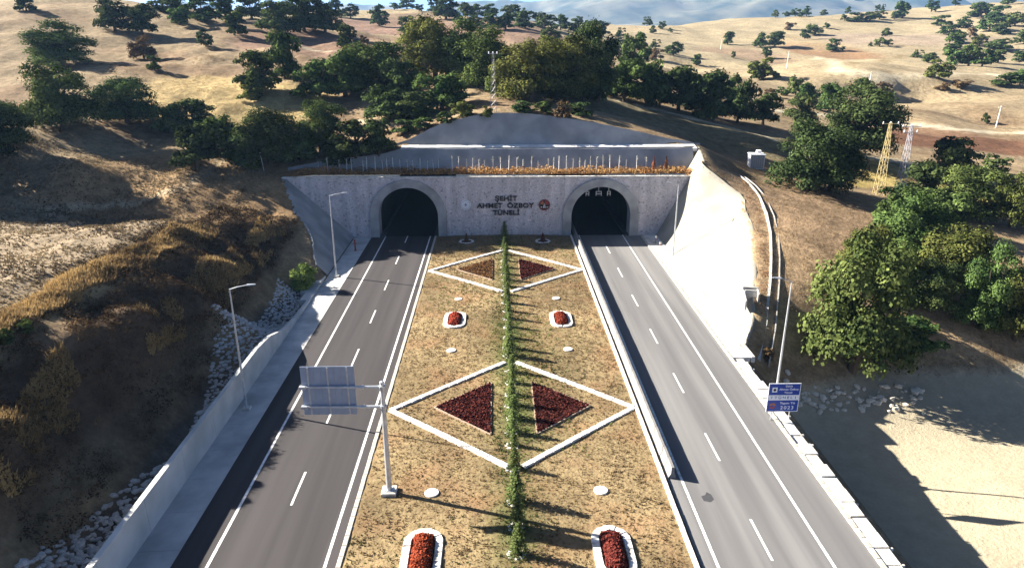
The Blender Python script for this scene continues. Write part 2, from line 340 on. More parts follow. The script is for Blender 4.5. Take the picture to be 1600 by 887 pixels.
gs_ = N.new('ShaderNodeMath'); gs_.operation = 'MULTIPLY'; gs_.inputs[1].default_value = .9; L.new(at.outputs['Alpha'], gs_.inputs[0]); L.new(gs_.outputs[0], bp.inputs['Strength'])
bp2 = N.new('ShaderNodeBump'); bp2.inputs['Distance'].default_value = .12; L.new(n2.outputs[0], bp2.inputs['Height']); L.new(bp.outputs[0], bp2.inputs['Normal']); L.new(bp2.outputs[0], p.inputs['Normal'])
MATS['dry_ground'] = m
grain = 1 - .72 * sstep(26.5, 28, fx) * sstep(-4.4, -5.2, fz)
Fq = grid_faces(len(ys), len(xs))
zz = fz[Fq]; yy = fy[Fq]; xx = fx[Fq]
drop = (yy.min(1) > 110) & (yy.max(1) < 117) & (np.ptp(zz, axis=1) > 2.0) & (xx.max(1) > -34) & (xx.min(1) < 31)
Fq = Fq[~drop]
Fq = Fq
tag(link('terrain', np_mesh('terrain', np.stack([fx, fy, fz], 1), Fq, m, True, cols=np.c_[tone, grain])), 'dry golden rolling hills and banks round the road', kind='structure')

# ------------------------------------------------------------------ far mountains
mm = ramp_mat('mountain_forest', (.03,.045,.035), (.20,.18,.12), .006, .95, c3=(.025,.04,.032), scale3=.0022)
mx_, my_ = np.meshgrid(np.linspace(-3600, 6000, 170), np.linspace(3000, 6200, 70)); ax = mx_.ravel(); ay = my_.ravel()
rise = sstep(3100, 5200, ay)
ridge = .5 - np.abs(fbm(ax / 700 + .4 * ay / 900, ay / 1500, 4, 79)) * 2
hgt = rise * (130 + 120 * ridge + 190 * sstep(-500, 900, ax) + 260 * fbm(ax / 1300, ay / 1300, 5, 77) * (.4 + .6 * rise)) - 25
hgt = np.minimum(hgt + 55 * np.exp(-((ax - 800) / 300) ** 2 - ((ay - 3600) / 260) ** 2) + 110 * fbm(ax / 330, ay / 330, 4, 78) * rise, 430)
tag(link('mountains', np_mesh('mountains', np.stack([ax, ay, hgt], 1), grid_faces(70, 170), mm, True)), 'blue hazy wooded mountain range beyond the fields', kind='structure')

# ------------------------------------------------------------------ roads with markings
asp1 = ramp_mat('asphalt_new', (.031,.0275,.029), (.043,.038,.039), 1.2, .85, .006, 60, c3=(.052,.046,.047), scale3=.5, stretch=(1,.03,1), spec=.3)
asp2 = ramp_mat('asphalt_worn', (.112,.109,.110), (.148,.144,.142), .9, .85, .006, 60, c3=(.185,.181,.177), scale3=.45, stretch=(1,.03,1), spec=.3)
def worn_paint():
    m = ramp_mat('road_paint', (.80,.80,.79), (.70,.70,.68), 5, .6, spec=.3, c3=(.42,.41,.40), scale3=3.0); return m
paint = worn_paint()
YE = 114.3
rl = MB().add([(-22.35,8,0),(-11.55,8,0),(-11.55,YE,0),(-22.35,YE,0)], [(0,1,2,3)]).build('road', asp1); tag(rl, 'darker left carriageway with fresh asphalt', kind='structure')
rr = MB().add([(11.6,8,0),(23.05,8,0),(23.05,YE,0),(11.6,YE,0)], [(0,1,2,3)]).build('road', asp2); tag(rr, 'paler right carriageway with worn grey asphalt', kind='structure')
def strip(par, x, w, y0, y1, name='edge_line'):
    MB().add([(x-w/2,y0,.006),(x+w/2,y0,.006),(x+w/2,y1,.006),(x-w/2,y1,.006)], [(0,1,2,3)]).build(name, paint, par)
strip(rl, -20.03, .2, 8, YE); strip(rl, -12.5, .2, 8, YE); strip(rr, 20.12, .2, 8, YE); strip(rr, 12.68, .2, 8, YE)
dash = MB().add([(-.085,-2.05,.006),(.085,-2.05,.006),(.085,2.05,.006),(-.085,2.05,.006)], [(0,1,2,3)]).mesh('lane_dash', paint)
for k in range(-2, 7):
    link('lane_dash', dash, rl, (-16.35, 44.6 + k * 11.3, 0)); link('lane_dash', dash, rr, (16.35, 38.2 + k * 11.25, 0))
tar = ramp_mat('tar', (.045,.045,.05), (.06,.06,.065), 3, .7)
MB().add([(13.65,42.35,.005),(14.1,42.2,.005),(14.45,42.5,.005),(14.4,43.1,.005),(14.15,43.4,.005),(13.95,43.05,.005),(13.6,42.9,.005)], [(0,1,2,3,4,5,6)]).build('tar_stain', tar, rr)

# ------------------------------------------------------------------ median ground
med_pal = ramp_mat('median_turf', (.17,.124,.067), (.265,.20,.107), 2.2, .95, .07, 5, c3=(.22,.14,.075), scale3=.22, detail=9, spec=.05, tint='tone')
nx, ny = 60, 200
qx, qy = np.meshgrid(np.linspace(-11.5, 11.5, nx), np.linspace(8, 113.9, ny)); qx = qx.ravel(); qy = qy.ravel()
gr = .8 * np.exp(-(qx / 1.7) ** 2) * (.5 + 1.2 * np.clip(fbm(qx / 3, qy / 5, 3, 51) + .25, 0, 1)) + .5 * np.exp(-((qx - 1.5) / 3.5) ** 2) * sstep(48, 52, qy) * sstep(78, 70, qy)
gr = np.clip(gr, 0, 1)[:, None]
tn = (1 + .55 * fbm(qx / 5, qy / 7, 4, 52))[:, None] * (np.ones((len(qx), 3)) * (1 - gr) + np.array([[.42, .62, .42]]) * gr)
qz = .10 + .16 * (1 - (qx / 11.5) ** 2) + .06 * fbm(qx / 1.2, qy / 1.2, 3, 53)
tag(link('median', np_mesh('median', np.stack([qx, qy, qz], 1), grid_faces(ny, nx), med_pal, True, cols=np.c_[tn, np.ones(len(tn))])), 'dry grass strip between the two carriageways', kind='structure')
def mz(x): return .10 + .16 * (1 - (x / 11.5) ** 2)

white_stone = ramp_mat('white_paint_stone', (.62,.61,.58), (.82,.81,.78), 3.0, .8, .03, 8, c3=(.45,.42,.37), scale3=1.5)
kerb_c = ramp_mat('kerb_concrete', (.50,.49,.46), (.66,.65,.61), 2.0, .85, .02, 20, c3=(.36,.33,.28), scale3=.8)
def kerb_run(name, label, x0, x1, y0, y1, z1, mat, seg):
    r = thing(name, label, 'kerb', (0, y0, 0))
    n = int((y1 - y0) / seg); me = MB().bevbox(x0, x1, .008, seg - .008, -.3, z1, .03).mesh('kerb_stone', mat)
    for i in range(n): link('kerb_stone', me, r, (R.uniform(-.008,.008), i * seg, R.uniform(-.008,.008)))
kerb_run('kerb', 'pale kerb edging the median beside the left carriageway', -11.75, -11.42, 20, 114, .17, kerb_c, 1.0)
kerb_run('kerb', 'white kerb edging the median beside the right carriageway', 11.1, 11.42, 20, 114, .24, white_stone, 1.0)

# concrete barrier row beside right carriageway
bar_m = ramp_mat('barrier_concrete', (.17,.168,.165), (.25,.245,.24), 1.5, .9, .02, 14, c3=(.17,.165,.16), scale3=.7)
bar = thing('concrete_barrier', 'row of precast concrete barrier blocks along the right carriageway', 'barrier', (11.98, 0, 0))
bm_ = MB(); prof = [(-.30,0),(.30,0),(.30,.12),(.13,.42),(.10,1.0),(-.10,1.0),(-.13,.42),(-.30,.12)]
n_ = len(prof); bm_.add([(x,.015,z) for x,z in prof] + [(x,1.485,z) for x,z in prof], [tuple(range(n_)), tuple(range(n_,2*n_))[::-1]] + [(i,n_+i,n_+(i+1)%n_,(i+1)%n_) for i in range(n_)])
bmesh_ = bm_.mesh('barrier_block', bar_m)
for i in range(60): link('barrier_block', bmesh_, bar, (R.uniform(-.015,.015), 45.1 + i * 1.5, 0), (0, 0, R.uniform(-.006,.006)))

# ------------------------------------------------------------------ diamonds, flower beds
def diamond(cy, lab):
    r = thing('diamond_border', lab, 'stone border', (0, cy, 0))
    me = MB().bevbox(-.27, .27, .012, .988, 0, .22, .04).mesh('border_stone', white_stone)
    for sx in (-1, 1):
        for sy in (-1, 1):
            a = Vector((sx * 11.0, 0)); b = Vector((sx * .55, sy * 9.25)); d = b - a; n = int(d.length)
            ang = math.atan2(d.y, d.x) - math.pi / 2
            for i in range(n):
                q = a + d * ((i) / n); o = link('border_stone', me, r, (q.x, q.y, mz(q.x) - .06 + R.uniform(-.012,.012)), (0, 0, ang + R.uniform(-.01,.01)))
                o.scale = (1, d.length / n, 1)
diamond(55.7, 'white stone diamond outline on the median, the nearer one'); diamond(95.2, 'white stone diamond outline on the median, the farther one by the portals')
red_leaf = leaf_mat('red_leaf', (.045,.014,.012), (.14,.042,.034), .15)
brown_leaf = leaf_mat('brown_leaf', (.09,.045,.02), (.20,.11,.05), .15)
edge_m = ramp_mat('bed_edging', (.30,.22,.16), (.42,.33,.25), 5, .9)
def leaf_cloud(P, Nn, size, rng, tints, aspect=.7):
    n = len(P); u = np.cross(Nn, rng.normal(size=(n, 3))); u /= np.linalg.norm(u, axis=1)[:, None] + 1e-9
    w = np.cross(Nn, u); w /= np.linalg.norm(w, axis=1)[:, None] + 1e-9
    s = size * rng.uniform(.6, 1.35, n)[:, None] if np.isscalar(size) else np.asarray(size)[:, None]
    V = np.stack([P - u * s, P - w * s * aspect, P + u * s, P + w * s * aspect], 1).reshape(-1, 3)
    return V, np.arange(4 * n).reshape(n, 4), np.repeat(tints, 4)
def tri_bed(cy, s, lab, mat):
    r = thing('flower_bed', lab, 'flower bed', (0, cy, 0))
    A = [(s * 7.1, 0), (s * 1.95, 4.7), (s * 1.95, -4.7)]
    for i in range(3):
        a = Vector(A[i]); b = Vector(A[(i+1) % 3]); d = b - a
        M = Matrix.Translation((a.x, a.y, mz(4.5) - .05)) @ Matrix.Rotation(math.atan2(d.y, d.x), 4, 'Z')
        MB().box(.05, d.length - .05, -.05, .05, 0, .17 + .004 * i, M).build('edging', edge_m, r)
    rng = np.random.default_rng(int(cy * 10 + s)); n = 5200
    a, b = rng.random(n), rng.random(n); f = a + b > 1; a[f] = 1 - a[f]; b[f] = 1 - b[f]
    A_ = np.array(A); q = A_[0] + a[:, None] * (A_[1] - A_[0]) + b[:, None] * (A_[2] - A_[0])
    q = q * .97 + A_.mean(0) * .03
    z = mz(q[:, 0]) + rng.uniform(.02, .22, n)
    Nn = rng.normal(size=(n, 3)) * .6 + [0, 0, 1.0]
    V, Fc, T = leaf_cloud(np.c_[q, z], Nn, .13, rng, np.clip(rng.normal(.45, .25, n), 0, 1))
    tag(link('ground_cover', np_mesh('ground_cover', V, Fc, mat, tint=T), r), kind='stuff')
    soil = ramp_mat('bed_soil', (.06,.025,.02), (.10,.045,.03), 4, .95)
    MB().add([(x * .985, y * .97, mz(x) + .075) for x, y in A], [(0,1,2) if s < 0 else (0,2,1)]).build('soil', soil, r)
tri_bed(55.9, -1, 'red triangular bed left of the conifers in the near diamond', red_leaf); tri_bed(55.9, 1, 'red triangular bed right of the conifers in the near diamond', red_leaf)
tri_bed(95.4, -1, 'brownish triangular bed left of the conifers in the far diamond', brown_leaf); tri_bed(95.4, 1, 'dark red triangular bed right of the conifers in the far diamond', red_leaf)

red_fl = leaf_mat('red_flower', (.16,.03,.016), (.40,.085,.045), .15)
dark_fl = leaf_mat('withered_flower', (.06,.015,.012), (.20,.05,.035), .15)
def oval(x, y, lab, mat):
    r = thing('oval_planter', lab, 'planter', (x, y, mz(x) - .04))
    W, Ls, ring = 1.32, 2.5, .52
    def pt(t, off):   # stadium outline, t along the perimeter
        st = 2 * (Ls - W); arc = math.pi * (W); per = 2 * st + 2 * arc; s = t * per; rad = W + off
        if s < st: return (rad, -(Ls - W) + s)
        s -= st
        if s < arc: a = s / W; return (rad * math.cos(a), (Ls - W) + rad * math.sin(a))
        s -= arc
        if s < st: return (-rad, (Ls - W) - s)
        a = (s - st) / W; return (-rad * math.cos(a), -(Ls - W) - rad * math.sin(a))
    n = 30
    for i in range(n):
        h = .20 + R.uniform(-.03, .05); g = .006
        pts = [pt((i + g) / n, 0), pt((i + 1 - g) / n, 0), pt((i + 1 - g) / n, -ring), pt((i + g) / n, -ring)]
        ctr = Vector((sum(p[0] for p in pts) / 4, sum(p[1] for p in pts) / 4)); top = [tuple(ctr + (Vector(p) - ctr) * .88) for p in pts]
        b = MB(); b.add([(px, py, 0) for px, py in pts] + [(px, py, h * .7) for px, py in pts] + [(px, py, h + R.uniform(-.02,.02)) for px, py in top],
              [(8,9,10,11)] + [(k, (k+1) % 4, 4 + (k+1) % 4, 4 + k) for k in range(4)] + [(4+k, 4 + (k+1) % 4, 8 + (k+1) % 4, 8 + k) for k in range(4)])
        b.build('rim_stone', white_stone, r)
    rng = np.random.default_rng(int(abs(x * 31 + y * 7))); m_ = 2600
    th = rng.uniform(0, 2 * np.pi, m_); yy_ = rng.uniform(-1, 1, m_); ph = rng.uniform(0, np.pi, m_)
    P = np.c_[np.cos(ph) * .62, yy_ * 1.78, .08 + np.sin(ph) * .52 * np.sqrt(np.clip(1.05 - np.abs(yy_) ** 4, 0, 1))]; P += rng.normal(size=P.shape) * .035
    V, Fc, T = leaf_cloud(P, np.c_[np.cos(ph), yy_ * .2, np.sin(ph) + .2] + rng.normal(size=P.shape) * .5, .10, rng, np.clip(rng.normal(.5, .25, m_), 0, 1))
    link('flowers', np_mesh('flowers', V, Fc, mat, tint=T), r)
    soil = MATS['bed_soil']
    MB().prism([pt(k / 40, -ring - .02) for k in range(40)], 0, .09).build('soil', soil, r)
oval(-6.35, 76.6, 'white-rimmed oval bed of red flowers, far one left of conifers', red_fl); oval(6.25, 76.5, 'white-rimmed oval bed of red flowers, far one right of conifers', red_fl)
oval(-6.35, 36.9, 'white-rimmed oval bed of red flowers, near one left of conifers', red_fl); oval(6.15, 36.9, 'white-rimmed oval bed of dark withered flowers, near one right of conifers', dark_fl)

def stone_mesh(seed, n=2):
    rng = np.random.default_rng(seed)
    import bmesh
    bm = bmesh.new(); bmesh.ops.create_icosphere(bm, subdivisions=1, radius=1.0)
    for v in bm.verts:
        v.co = v.co * (0.75 + .45 * rng.random()); v.co.z *= .72
    me = bpy.data.meshes.new('stone'); bm.to_mesh(me); bm.free(); return me
STONES = [stone_mesh(i) for i in range(6)]
def stones_of(mat):
    out = []
    for s in STONES:
        c = s.copy(); c.materials.clear(); c.materials.append(mat); out.append(c)
    return out
WST = stones_of(white_stone)
twig_m = ramp_mat('twig', (.16,.12,.08), (.26,.20,.14), 5, .9)
green_leaf0 = leaf_mat('young_leaf', (.04,.07,.02), (.13,.18,.05), .3)
def round_bed(x, y, rad, lab, plant):
    r = thing('round_bed', lab, 'planter', (x, y, mz(x) - .02))
    n = int(2 * math.pi * rad / .42) if plant != 'slab' else 0
    for i in range(n):
        a = 2 * math.pi * i / n; o = link('rim_stone', WST[i % 6], r, (rad * math.cos(a), rad * math.sin(a), .05), (0, 0, R.uniform(0, 6)), (.16, .16, .10) if plant == 'slab' else (.27, .27, .17))
    if plant == 'slab':
        MB().lathe([(rad * .98, .0), (rad * .98, .11), (rad * .9, .14), (.01, .13)], 20).build('cover', white_stone, r)
        MB().tube([(0,0,.1),(.03,.02,.9),(.0,.05,1.5)], [.022,.016,.008], 5).build('stem', twig_m, r)
    else:
        MB().prism([(rad * .8 * math.cos(k * .4189), rad * .8 * math.sin(k * .4189)) for k in range(15)], 0, .10).build('soil', MATS['bed_soil'], r)
        rng = np.random.default_rng(int(abs(x) * 10)); n = 500; h = rng.random(n) ** .8; a = rng.uniform(0, 6.28, n)
        rr_ = .42 * (1 - h) ** .8 * rng.uniform(.6, 1, n)
        P = np.c_[rr_ * np.cos(a), rr_ * np.sin(a), .1 + h * 1.3]
        V, Fc, T = leaf_cloud(P, np.c_[np.cos(a), np.sin(a), .3 + 0 * a] + rng.normal(size=P.shape) * .5, .09, rng, rng.random(n))
        link('shrub', np_mesh('shrub', V, Fc, dark_fl if x > 0 else brown_leaf, tint=T), r)
for (y, w, k, rd) in [(43.4, 'nearest one', 'slab', .55), (68.1, 'between the near diamond and the far ovals', 'slab', .52), (83.5, 'between the far ovals and the far diamond', 'slab', .5), (110.0, 'by the foot of the portal wall', 'shrub', 1.05)]:
    for s, sn in ((-1, 'left'), (1, 'right')):
        round_bed(s * 6.25, y, rd, f'small round white stone bed {sn} of conifers, {w}', k)

# ------------------------------------------------------------------ conifers down the middle
needle = leaf_mat('needles', (.035,.06,.018), (.20,.25,.085), .3)
bark = ramp_mat('bark', (.06,.045,.03), (.13,.10,.07), 6, .95, .02, 14)
def conifer_meshes(seed):
    rng = np.random.default_rng(seed); P = []; Nn = []; T = []
    for tier in range(13):
        h = .06 + .90 * tier / 13; rad = .31 * (1 - h) ** .8 + .02; nb = 9 if tier < 9 else 6; ph = rng.uniform(0, 6.28)
        for b in range(nb):
            a = ph + 6.283 * b / nb + rng.normal() * .15; L_ = rad * rng.uniform(.75, 1.15)
            for q in range(9):
                f = (q + .5) / 9
                for _ in range(2):
                    P.append([math.cos(a) * L_ * f + rng.normal() * .015, math.sin(a) * L_ * f + rng.normal() * .015, h - .06 * f * (1 - h) + .03 * f * f + rng.normal() * .012])
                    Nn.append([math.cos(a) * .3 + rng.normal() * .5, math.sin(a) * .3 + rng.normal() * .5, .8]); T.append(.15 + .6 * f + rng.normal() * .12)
    P = np.array(P); V, Fc, T2 = leaf_cloud(P, np.array(Nn), .034, rng, np.clip(np.array(T), 0, 1), .45)
    return np_mesh('foliage', V, Fc, needle, tint=T2), MB().tube([(0,0,-.03),(0,0,.5),(0,0,1.0)], [.022,.014,.004], 6).mesh('trunk', bark)
CON = [conifer_meshes(100 + i) for i in range(4)]
cy_list = [36.9, 39.6, 42.3, 46.4, 49.6, 51.6, 53.9, 56.3, 58.3, 60.6, 62.9, 66.6, 68.6, 71.3, 74.3, 76.9, 79.3, 82.1, 85.0, 88.1, 90.8, 93.4, 96.3, 99.4, 102.6, 105.8, 108.4, 111.2]
for i, y in enumerate(cy_list):
    h = [2.6,2.7,3.0,2.0,1.5,2.3,2.5,2.6,1.9,2.2,2.1,2.9,2.7,1.9,2.0,2.3,2.1,2.2,1.9,2.2,2.4,2.2,2.3,2.2,2.0,2.1,2.4,3.3][i]
    x = R.uniform(-.12,.12)
    r = thing('conifer', f'small green conifer in the median row, {ordinal(i)} from the bottom edge', 'tree', (x, y, mz(0) - .02), R.uniform(0, 6.28), 'conifers along the median')
    wq = R.uniform(.82, 1.12); r.scale = (h * wq, h * wq, h)
    a, b = CON[i % 4]; link('foliage', a, r); link('trunk', b, r)
    q = thing('stone_ring', f'white stones round the median conifer, {ordinal(i)} from the bottom edge', 'stone ring', (x - .12, y - .1, mz(0) - .03), R.uniform(0, 6.28), 'white stone rings under the conifers')
    for k in range(8):
        an = k * .7854; link('stone', WST[(i + k) % 6], q, (.5 * math.cos(an), .42 * math.sin(an), .02), (0, 0, R.uniform(0, 6)), (.19, .15, .10))

# ------------------------------------------------------------------ portal wall and tunnels
def stone_clad():
    m = bpy.data.materials.new('rubble_cladding'); m.use_nodes = True; t = m.node_tree; N = t.nodes; L = t.links; p = N['Principled BSDF']; p.inputs['Roughness'].default_value = .9
    tc = N.new('ShaderNodeTexCoord'); v = N.new('ShaderNodeTexVoronoi'); v.inputs['Scale'].default_value = 3.4; L.new(tc.outputs['Object'], v.inputs['Vector'])
    e = N.new('ShaderNodeTexVoronoi'); e.feature = 'DISTANCE_TO_EDGE'; e.inputs['Scale'].default_value = 3.4; L.new(tc.outputs['Object'], e.inputs['Vector'])
    cr = N.new('ShaderNodeValToRGB'); E = cr.color_ramp.elements; E[0].color = (.38,.35,.37,1); E[1].color = (.76,.69,.68,1); E[0].position = .03; E[1].position = .9
    for po, c in ((.10, (.60,.55,.56,1)), (.5, (.72,.64,.64,1)), (.75, (.64,.61,.64,1))): x = E.new(po); x.color = c
    s = N.new('ShaderNodeSeparateColor'); L.new(v.outputs['Color'], s.inputs[0]); L.new(s.outputs[0], cr.inputs[0])
    er = N.new('ShaderNodeValToRGB'); er.color_ramp.elements[0].position = .02; er.color_ramp.elements[1].position = .09; L.new(e.outputs['Distance'], er.inputs[0])
    mx = N.new('ShaderNodeMix'); mx.data_type = 'RGBA'; L.new(er.outputs[0], mx.inputs[0]); mx.inputs[6].default_value = (.54,.52,.52,1); L.new(cr.outputs[0], mx.inputs[7])
    mp = N.new('ShaderNodeMapping'); mp.inputs['Scale'].default_value = (.5, 1, .09); L.new(tc.outputs['Object'], mp.inputs[0]); ns = N.new('ShaderNodeTexNoise'); ns.inputs['Scale'].default_value = 1.6; ns.inputs['Detail'].default_value = 6; L.new(mp.outputs[0], ns.inputs['Vector'])
    rs = N.new('ShaderNodeMapRange'); rs.inputs[1].default_value = .3; rs.inputs[2].default_value = .7; rs.inputs[3].default_value = .78; rs.inputs[4].default_value = 1.12; L.new(ns.outputs[0], rs.inputs[0])
    vs_ = N.new('ShaderNodeVectorMath'); vs_.operation = 'SCALE'; L.new(mx.outputs[2], vs_.inputs[0]); L.new(rs.outputs[0], vs_.inputs['Scale']); L.new(vs_.outputs[0], p.inputs['Base Color'])
    b = N.new('ShaderNodeBump'); b.inputs['Distance'].default_value = .05; L.new(er.outputs[0], b.inputs['Height']); L.new(b.outputs[0], p.inputs['Normal']); return m
clad = stone_clad()
conc = ramp_mat('concrete', (.30,.30,.30), (.40,.40,.39), .8, .9, .01, 20, c3=(.24,.24,.24), scale3=.3)
liner = ramp_mat('tunnel_lining', (.015,.015,.016), (.028,.028,.028), .5, .95)  # near-black: the tunnel's darkness is put into the lining colour
portal = thing('tunnel_portal', 'stone-clad portal wall with two round tunnel mouths', 'tunnel portal', (0, YP, 0))
TCX = (-16.0, 16.2); RI, RO, ZC = 4.95, 6.4, 3.45
def outer_z(x):
    for c in TCX:
        d = abs(x - c)
        if d < RO - .15: return ZC - .15 + math.sqrt(max(0, (RO - .15) ** 2 - d * d))
    return None
xsn = set(np.round(np.linspace(-36.3, 31.4, 120), 3))
for c in TCX:
    for k in range(41): xsn.add(round(c + (RO - .15) * math.cos(math.pi * k / 40), 3))
    xsn.add(c - RO + .149); xsn.add(c + RO - .149)
xsn = sorted(xsn)
def low(x):
    z = outer_z(x)
    if z is not None: return z
    if x < XL: return min(9.9, max(-.3, (XL - x) / 1.05) - .45)
    if x > XR: return min(9.9, max(-.3, (x - XR) / .5) - .45)
    return -.3
b = MB(); vs = []
for x in xsn: vs += [(x, 0, low(x)), (x, 0, ZT)]
b.add(vs, [(2*i, 2*i+2, 2*i+3, 2*i+1) for i in range(len(xsn) - 1) if not (abs(low(xsn[i]) - low(xsn[i+1])) > 2.5)])
# near-vertical slivers next to the arch legs are covered by the ring
b.build('wall_face', clad, portal)
cop = MB()
for i in range(34):
    x0 = -36.4 + i * 2.0; cop.v, cop.f = [], []
    cop.bevbox(x0 + .01, min(x0 + 1.99, 31.5), -.12, .55, ZT - .02, ZT + .16, .03); cop.build('coping_stone', kerb_c, portal)
def arch(rad, zc, n=40): return [(rad, 0.0)] + [(rad * math.cos(math.pi * k / n), zc + rad * math.sin(math.pi * k / n)) for k in range(n + 1)] + [(-rad, 0.0)]
for ci, c in enumerate(TCX):
    ai, ao = arch(RI, ZC), arch(RO, ZC - .15); n = len(ai); b = MB()
    ring = [(c + x, -.35, z) for x, z in ao] + [(c + x, -.35, z) for x, z in ai] + [(c + x, .5, z) for x, z in ao] + [(c + x, 2.5, z) for x, z in ai]
    fs = []
    for i in range(n - 1): fs += [(i, i+1, n+i+1, n+i), (i, 2*n+i, 2*n+i+1, i+1), (n+i, n+i+1, 3*n+i+1, 3*n+i)]
    b.add(ring, fs); b.build('arch_ring', conc, portal, smooth=False)
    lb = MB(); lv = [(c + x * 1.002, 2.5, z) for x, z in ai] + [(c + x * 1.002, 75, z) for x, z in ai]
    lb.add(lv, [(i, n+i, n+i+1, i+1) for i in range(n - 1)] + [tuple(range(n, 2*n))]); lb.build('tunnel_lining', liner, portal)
    MB().add([(c-4.9,.3,.0),(c+4.9,.3,.0),(c+4.9,74,.0),(c-4.9,74,.0)], [(0,1,2,3)]).build('tunnel_floor', ramp_mat('shade_dark_asphalt', (.012,.012,.013), (.02,.02,.021), 2, .9), portal)  # floor asphalt coloured near-black to paint in the shade inside the tunnel
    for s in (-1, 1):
        MB().box(c + s * 4.9 - .75 * (s > 0), c + s * 4.9 + .75 * (s < 0), -.2, 74, 0, .22).build('side_walk', MATS['shade_dark_asphalt'] if False else ramp_mat('shade_dark_concrete', (.05,.05,.05), (.08,.08,.08), 1, .95), portal)  # side walks darkened too, interior shade painted into their concrete
sig_w = plain('signal_white', (.75,.76,.78), .5); black = plain('black_paint', (.012,.012,.014), .5)
for x, w in ((14.0, .5), (15.9, .9), (17.6, .5)):
    r = thing('lane_signal', 'overhead lane signal in the right tunnel mouth, ' + {14.0:'leftmost', 15.9:'middle one', 17.6:'rightmost'}[x], 'signal', (x, YP + 1.3, 6.6), 0, 'lane signals in the right tunnel')
    MB().box(-w/2, w/2, -.12, .12, 0, .75).build('housing', black, r)
    f = MB(); f.box(-w/2-.03, -w/2+.04, -.15, -.09, -.02, .77); f.box(w/2-.04, w/2+.03, -.15, -.09, -.02, .77); f.box(-w/2+.05, w/2-.05, -.15, -.1, .30, .36); f.box(-w/2+.05, w/2-.05, -.15, -.1, .7, .76)
    f.build('frame', sig_w, r); MB().tube([(0,0,.75),(0,0,1.6)], .04, 6).build('hanger', sig_w, r)

# lettering
letter_m = plain('letter_black', (.010,.010,.014), .45)
def text_mesh(txt, size, ext, mat, sx=1.0, bold=0.0, sp=1.0):
    cu = bpy.data.curves.new('lettering', 'FONT'); cu.body = txt; cu.size = size; cu.extrude = ext; cu.align_x = 'CENTER'; cu.align_y = 'CENTER'; cu.offset = bold; cu.space_character = sp
    o = bpy.data.objects.new('tmp', cu); COL.objects.link(o); dg = bpy.context.evaluated_depsgraph_get(); dg.update()
    me = bpy.data.meshes.new_from_object(o.evaluated_get(dg)); bpy.data.objects.remove(o); bpy.data.curves.remove(cu)
    me.transform(Matrix.Diagonal((sx, 1, 1, 1)).to_4x4()); me.transform(Matrix.Rotation(math.pi / 2, 4, 'X')); me.materials.clear(); me.materials.append(mat); return me
def letters(me, mat, par, loc):
    V = [v.co.copy() for v in me.vertices]; p = list(range(len(V)))
    def find(i):
        while p[i] != i: p[i] = p[p[i]]; i = p[i]
        return i
    for e in me.edges: p[find(e.vertices[0])] = find(e.vertices[1])
    isl = {}
    for i, v in enumerate(V):
        r_ = find(i); a = isl.setdefault(r_, [v.x, v.x]); a[0] = min(a[0], v.x); a[1] = max(a[1], v.x)
    gr_ = []
    for r_, (a, b_) in sorted(isl.items(), key=lambda q: q[1][0]):
        if gr_ and a < gr_[-1][1] - .05: gr_[-1][1] = max(gr_[-1][1], b_); gr_[-1][2].add(r_)
        else: gr_.append([a, b_, {r_}])
    for a, b_, ids in gr_:
        mp_ = {}; b = MB()
        for q in me.polygons:
            if find(q.vertices[0]) in ids:
                for i in q.vertices:
                    if i not in mp_: mp_[i] = len(b.v); b.v.append(tuple(V[i]))
                b.f.append(tuple(mp_[i] for i in q.vertices))
        b.build('letter', mat, par, loc)
let = thing('wall_lettering', 'black raised lettering in three lines between the tunnel mouths', 'lettering', (0.2, YP - .12, 5.3))
for txt, z, x in (('ŞEHİT', 1.15, .1), ('AHMET  ÖZBOY', -.05, 0), ('TÜNELİ', -1.25, .15)):
    letters(text_mesh(txt, 1.12, .09, letter_m, 1.10, .026, 1.06), letter_m, let, (x, 0, z))
disc_w = plain('emblem_white', (.72,.74,.78), .5); red_p = plain('emblem_red', (.30,.03,.025), .5); org = plain('emblem_orange', (.38,.12,.05), .5); grey_p = plain('emblem_grey', (.35,.38,.44), .5)
def disc(b, r0, r1, y, n=32, a0=0, a1=2*math.pi, y2=.0):
    vs = []
    for k in range(n + 1):
        a = a0 + (a1 - a0) * k / n
        vs += [(r0 * math.cos(a), y, r0 * math.sin(a)), (r1 * math.cos(a), y, r1 * math.sin(a)), (r1 * math.cos(a), y2, r1 * math.sin(a))]
    return b.add(vs, [(3*k, 3*k+1, 3*k+4, 3*k+3) for k in range(n)] + [(3*k+1, 3*k+2, 3*k+5, 3*k+4) for k in range(n)])
e1 = thing('wall_emblem', 'white round emblem on the portal wall left of the lettering', 'emblem', (-6.4, YP, 5.45))
disc(MB(), 0.001, .85, -.10).build('disc', disc_w, e1); disc(MB(), .66, .72, -.115, y2=-.1).build('inner_ring', grey_p, e1); disc(MB(), .001, .16, -.12, 8, y2=-.1).build('star', plain('emblem_dark', (.10,.12,.2), .5), e1)
st_ = MB()
for k in range(8):
    a = k * math.pi / 4; st_.add([(.2*math.cos(a-.15),-.118,.2*math.sin(a-.15)),(.2*math.cos(a+.15),-.118,.2*math.sin(a+.15)),(.5*math.cos(a),-.118,.5*math.sin(a))], [(0,1,2)])
st_.build('rays', grey_p, e1)
e2 = thing('wall_emblem', 'red and black round emblem on the portal wall right of the lettering', 'emblem', (6.7, YP, 5.35))
disc(MB(), .001, .96, -.08).build('disc', black, e2); disc(MB(), .80, .92, -.10, y2=-.08).build('outer_ring', red_p, e2)
disc(MB(), .30, .70, -.105, 12, math.pi * .6, math.pi * .92, -.08).build('left_petal', org, e2); disc(MB(), .25, .74, -.105, 12, math.pi * .05, math.pi * .45, -.08).build('right_petal', red_p, e2)
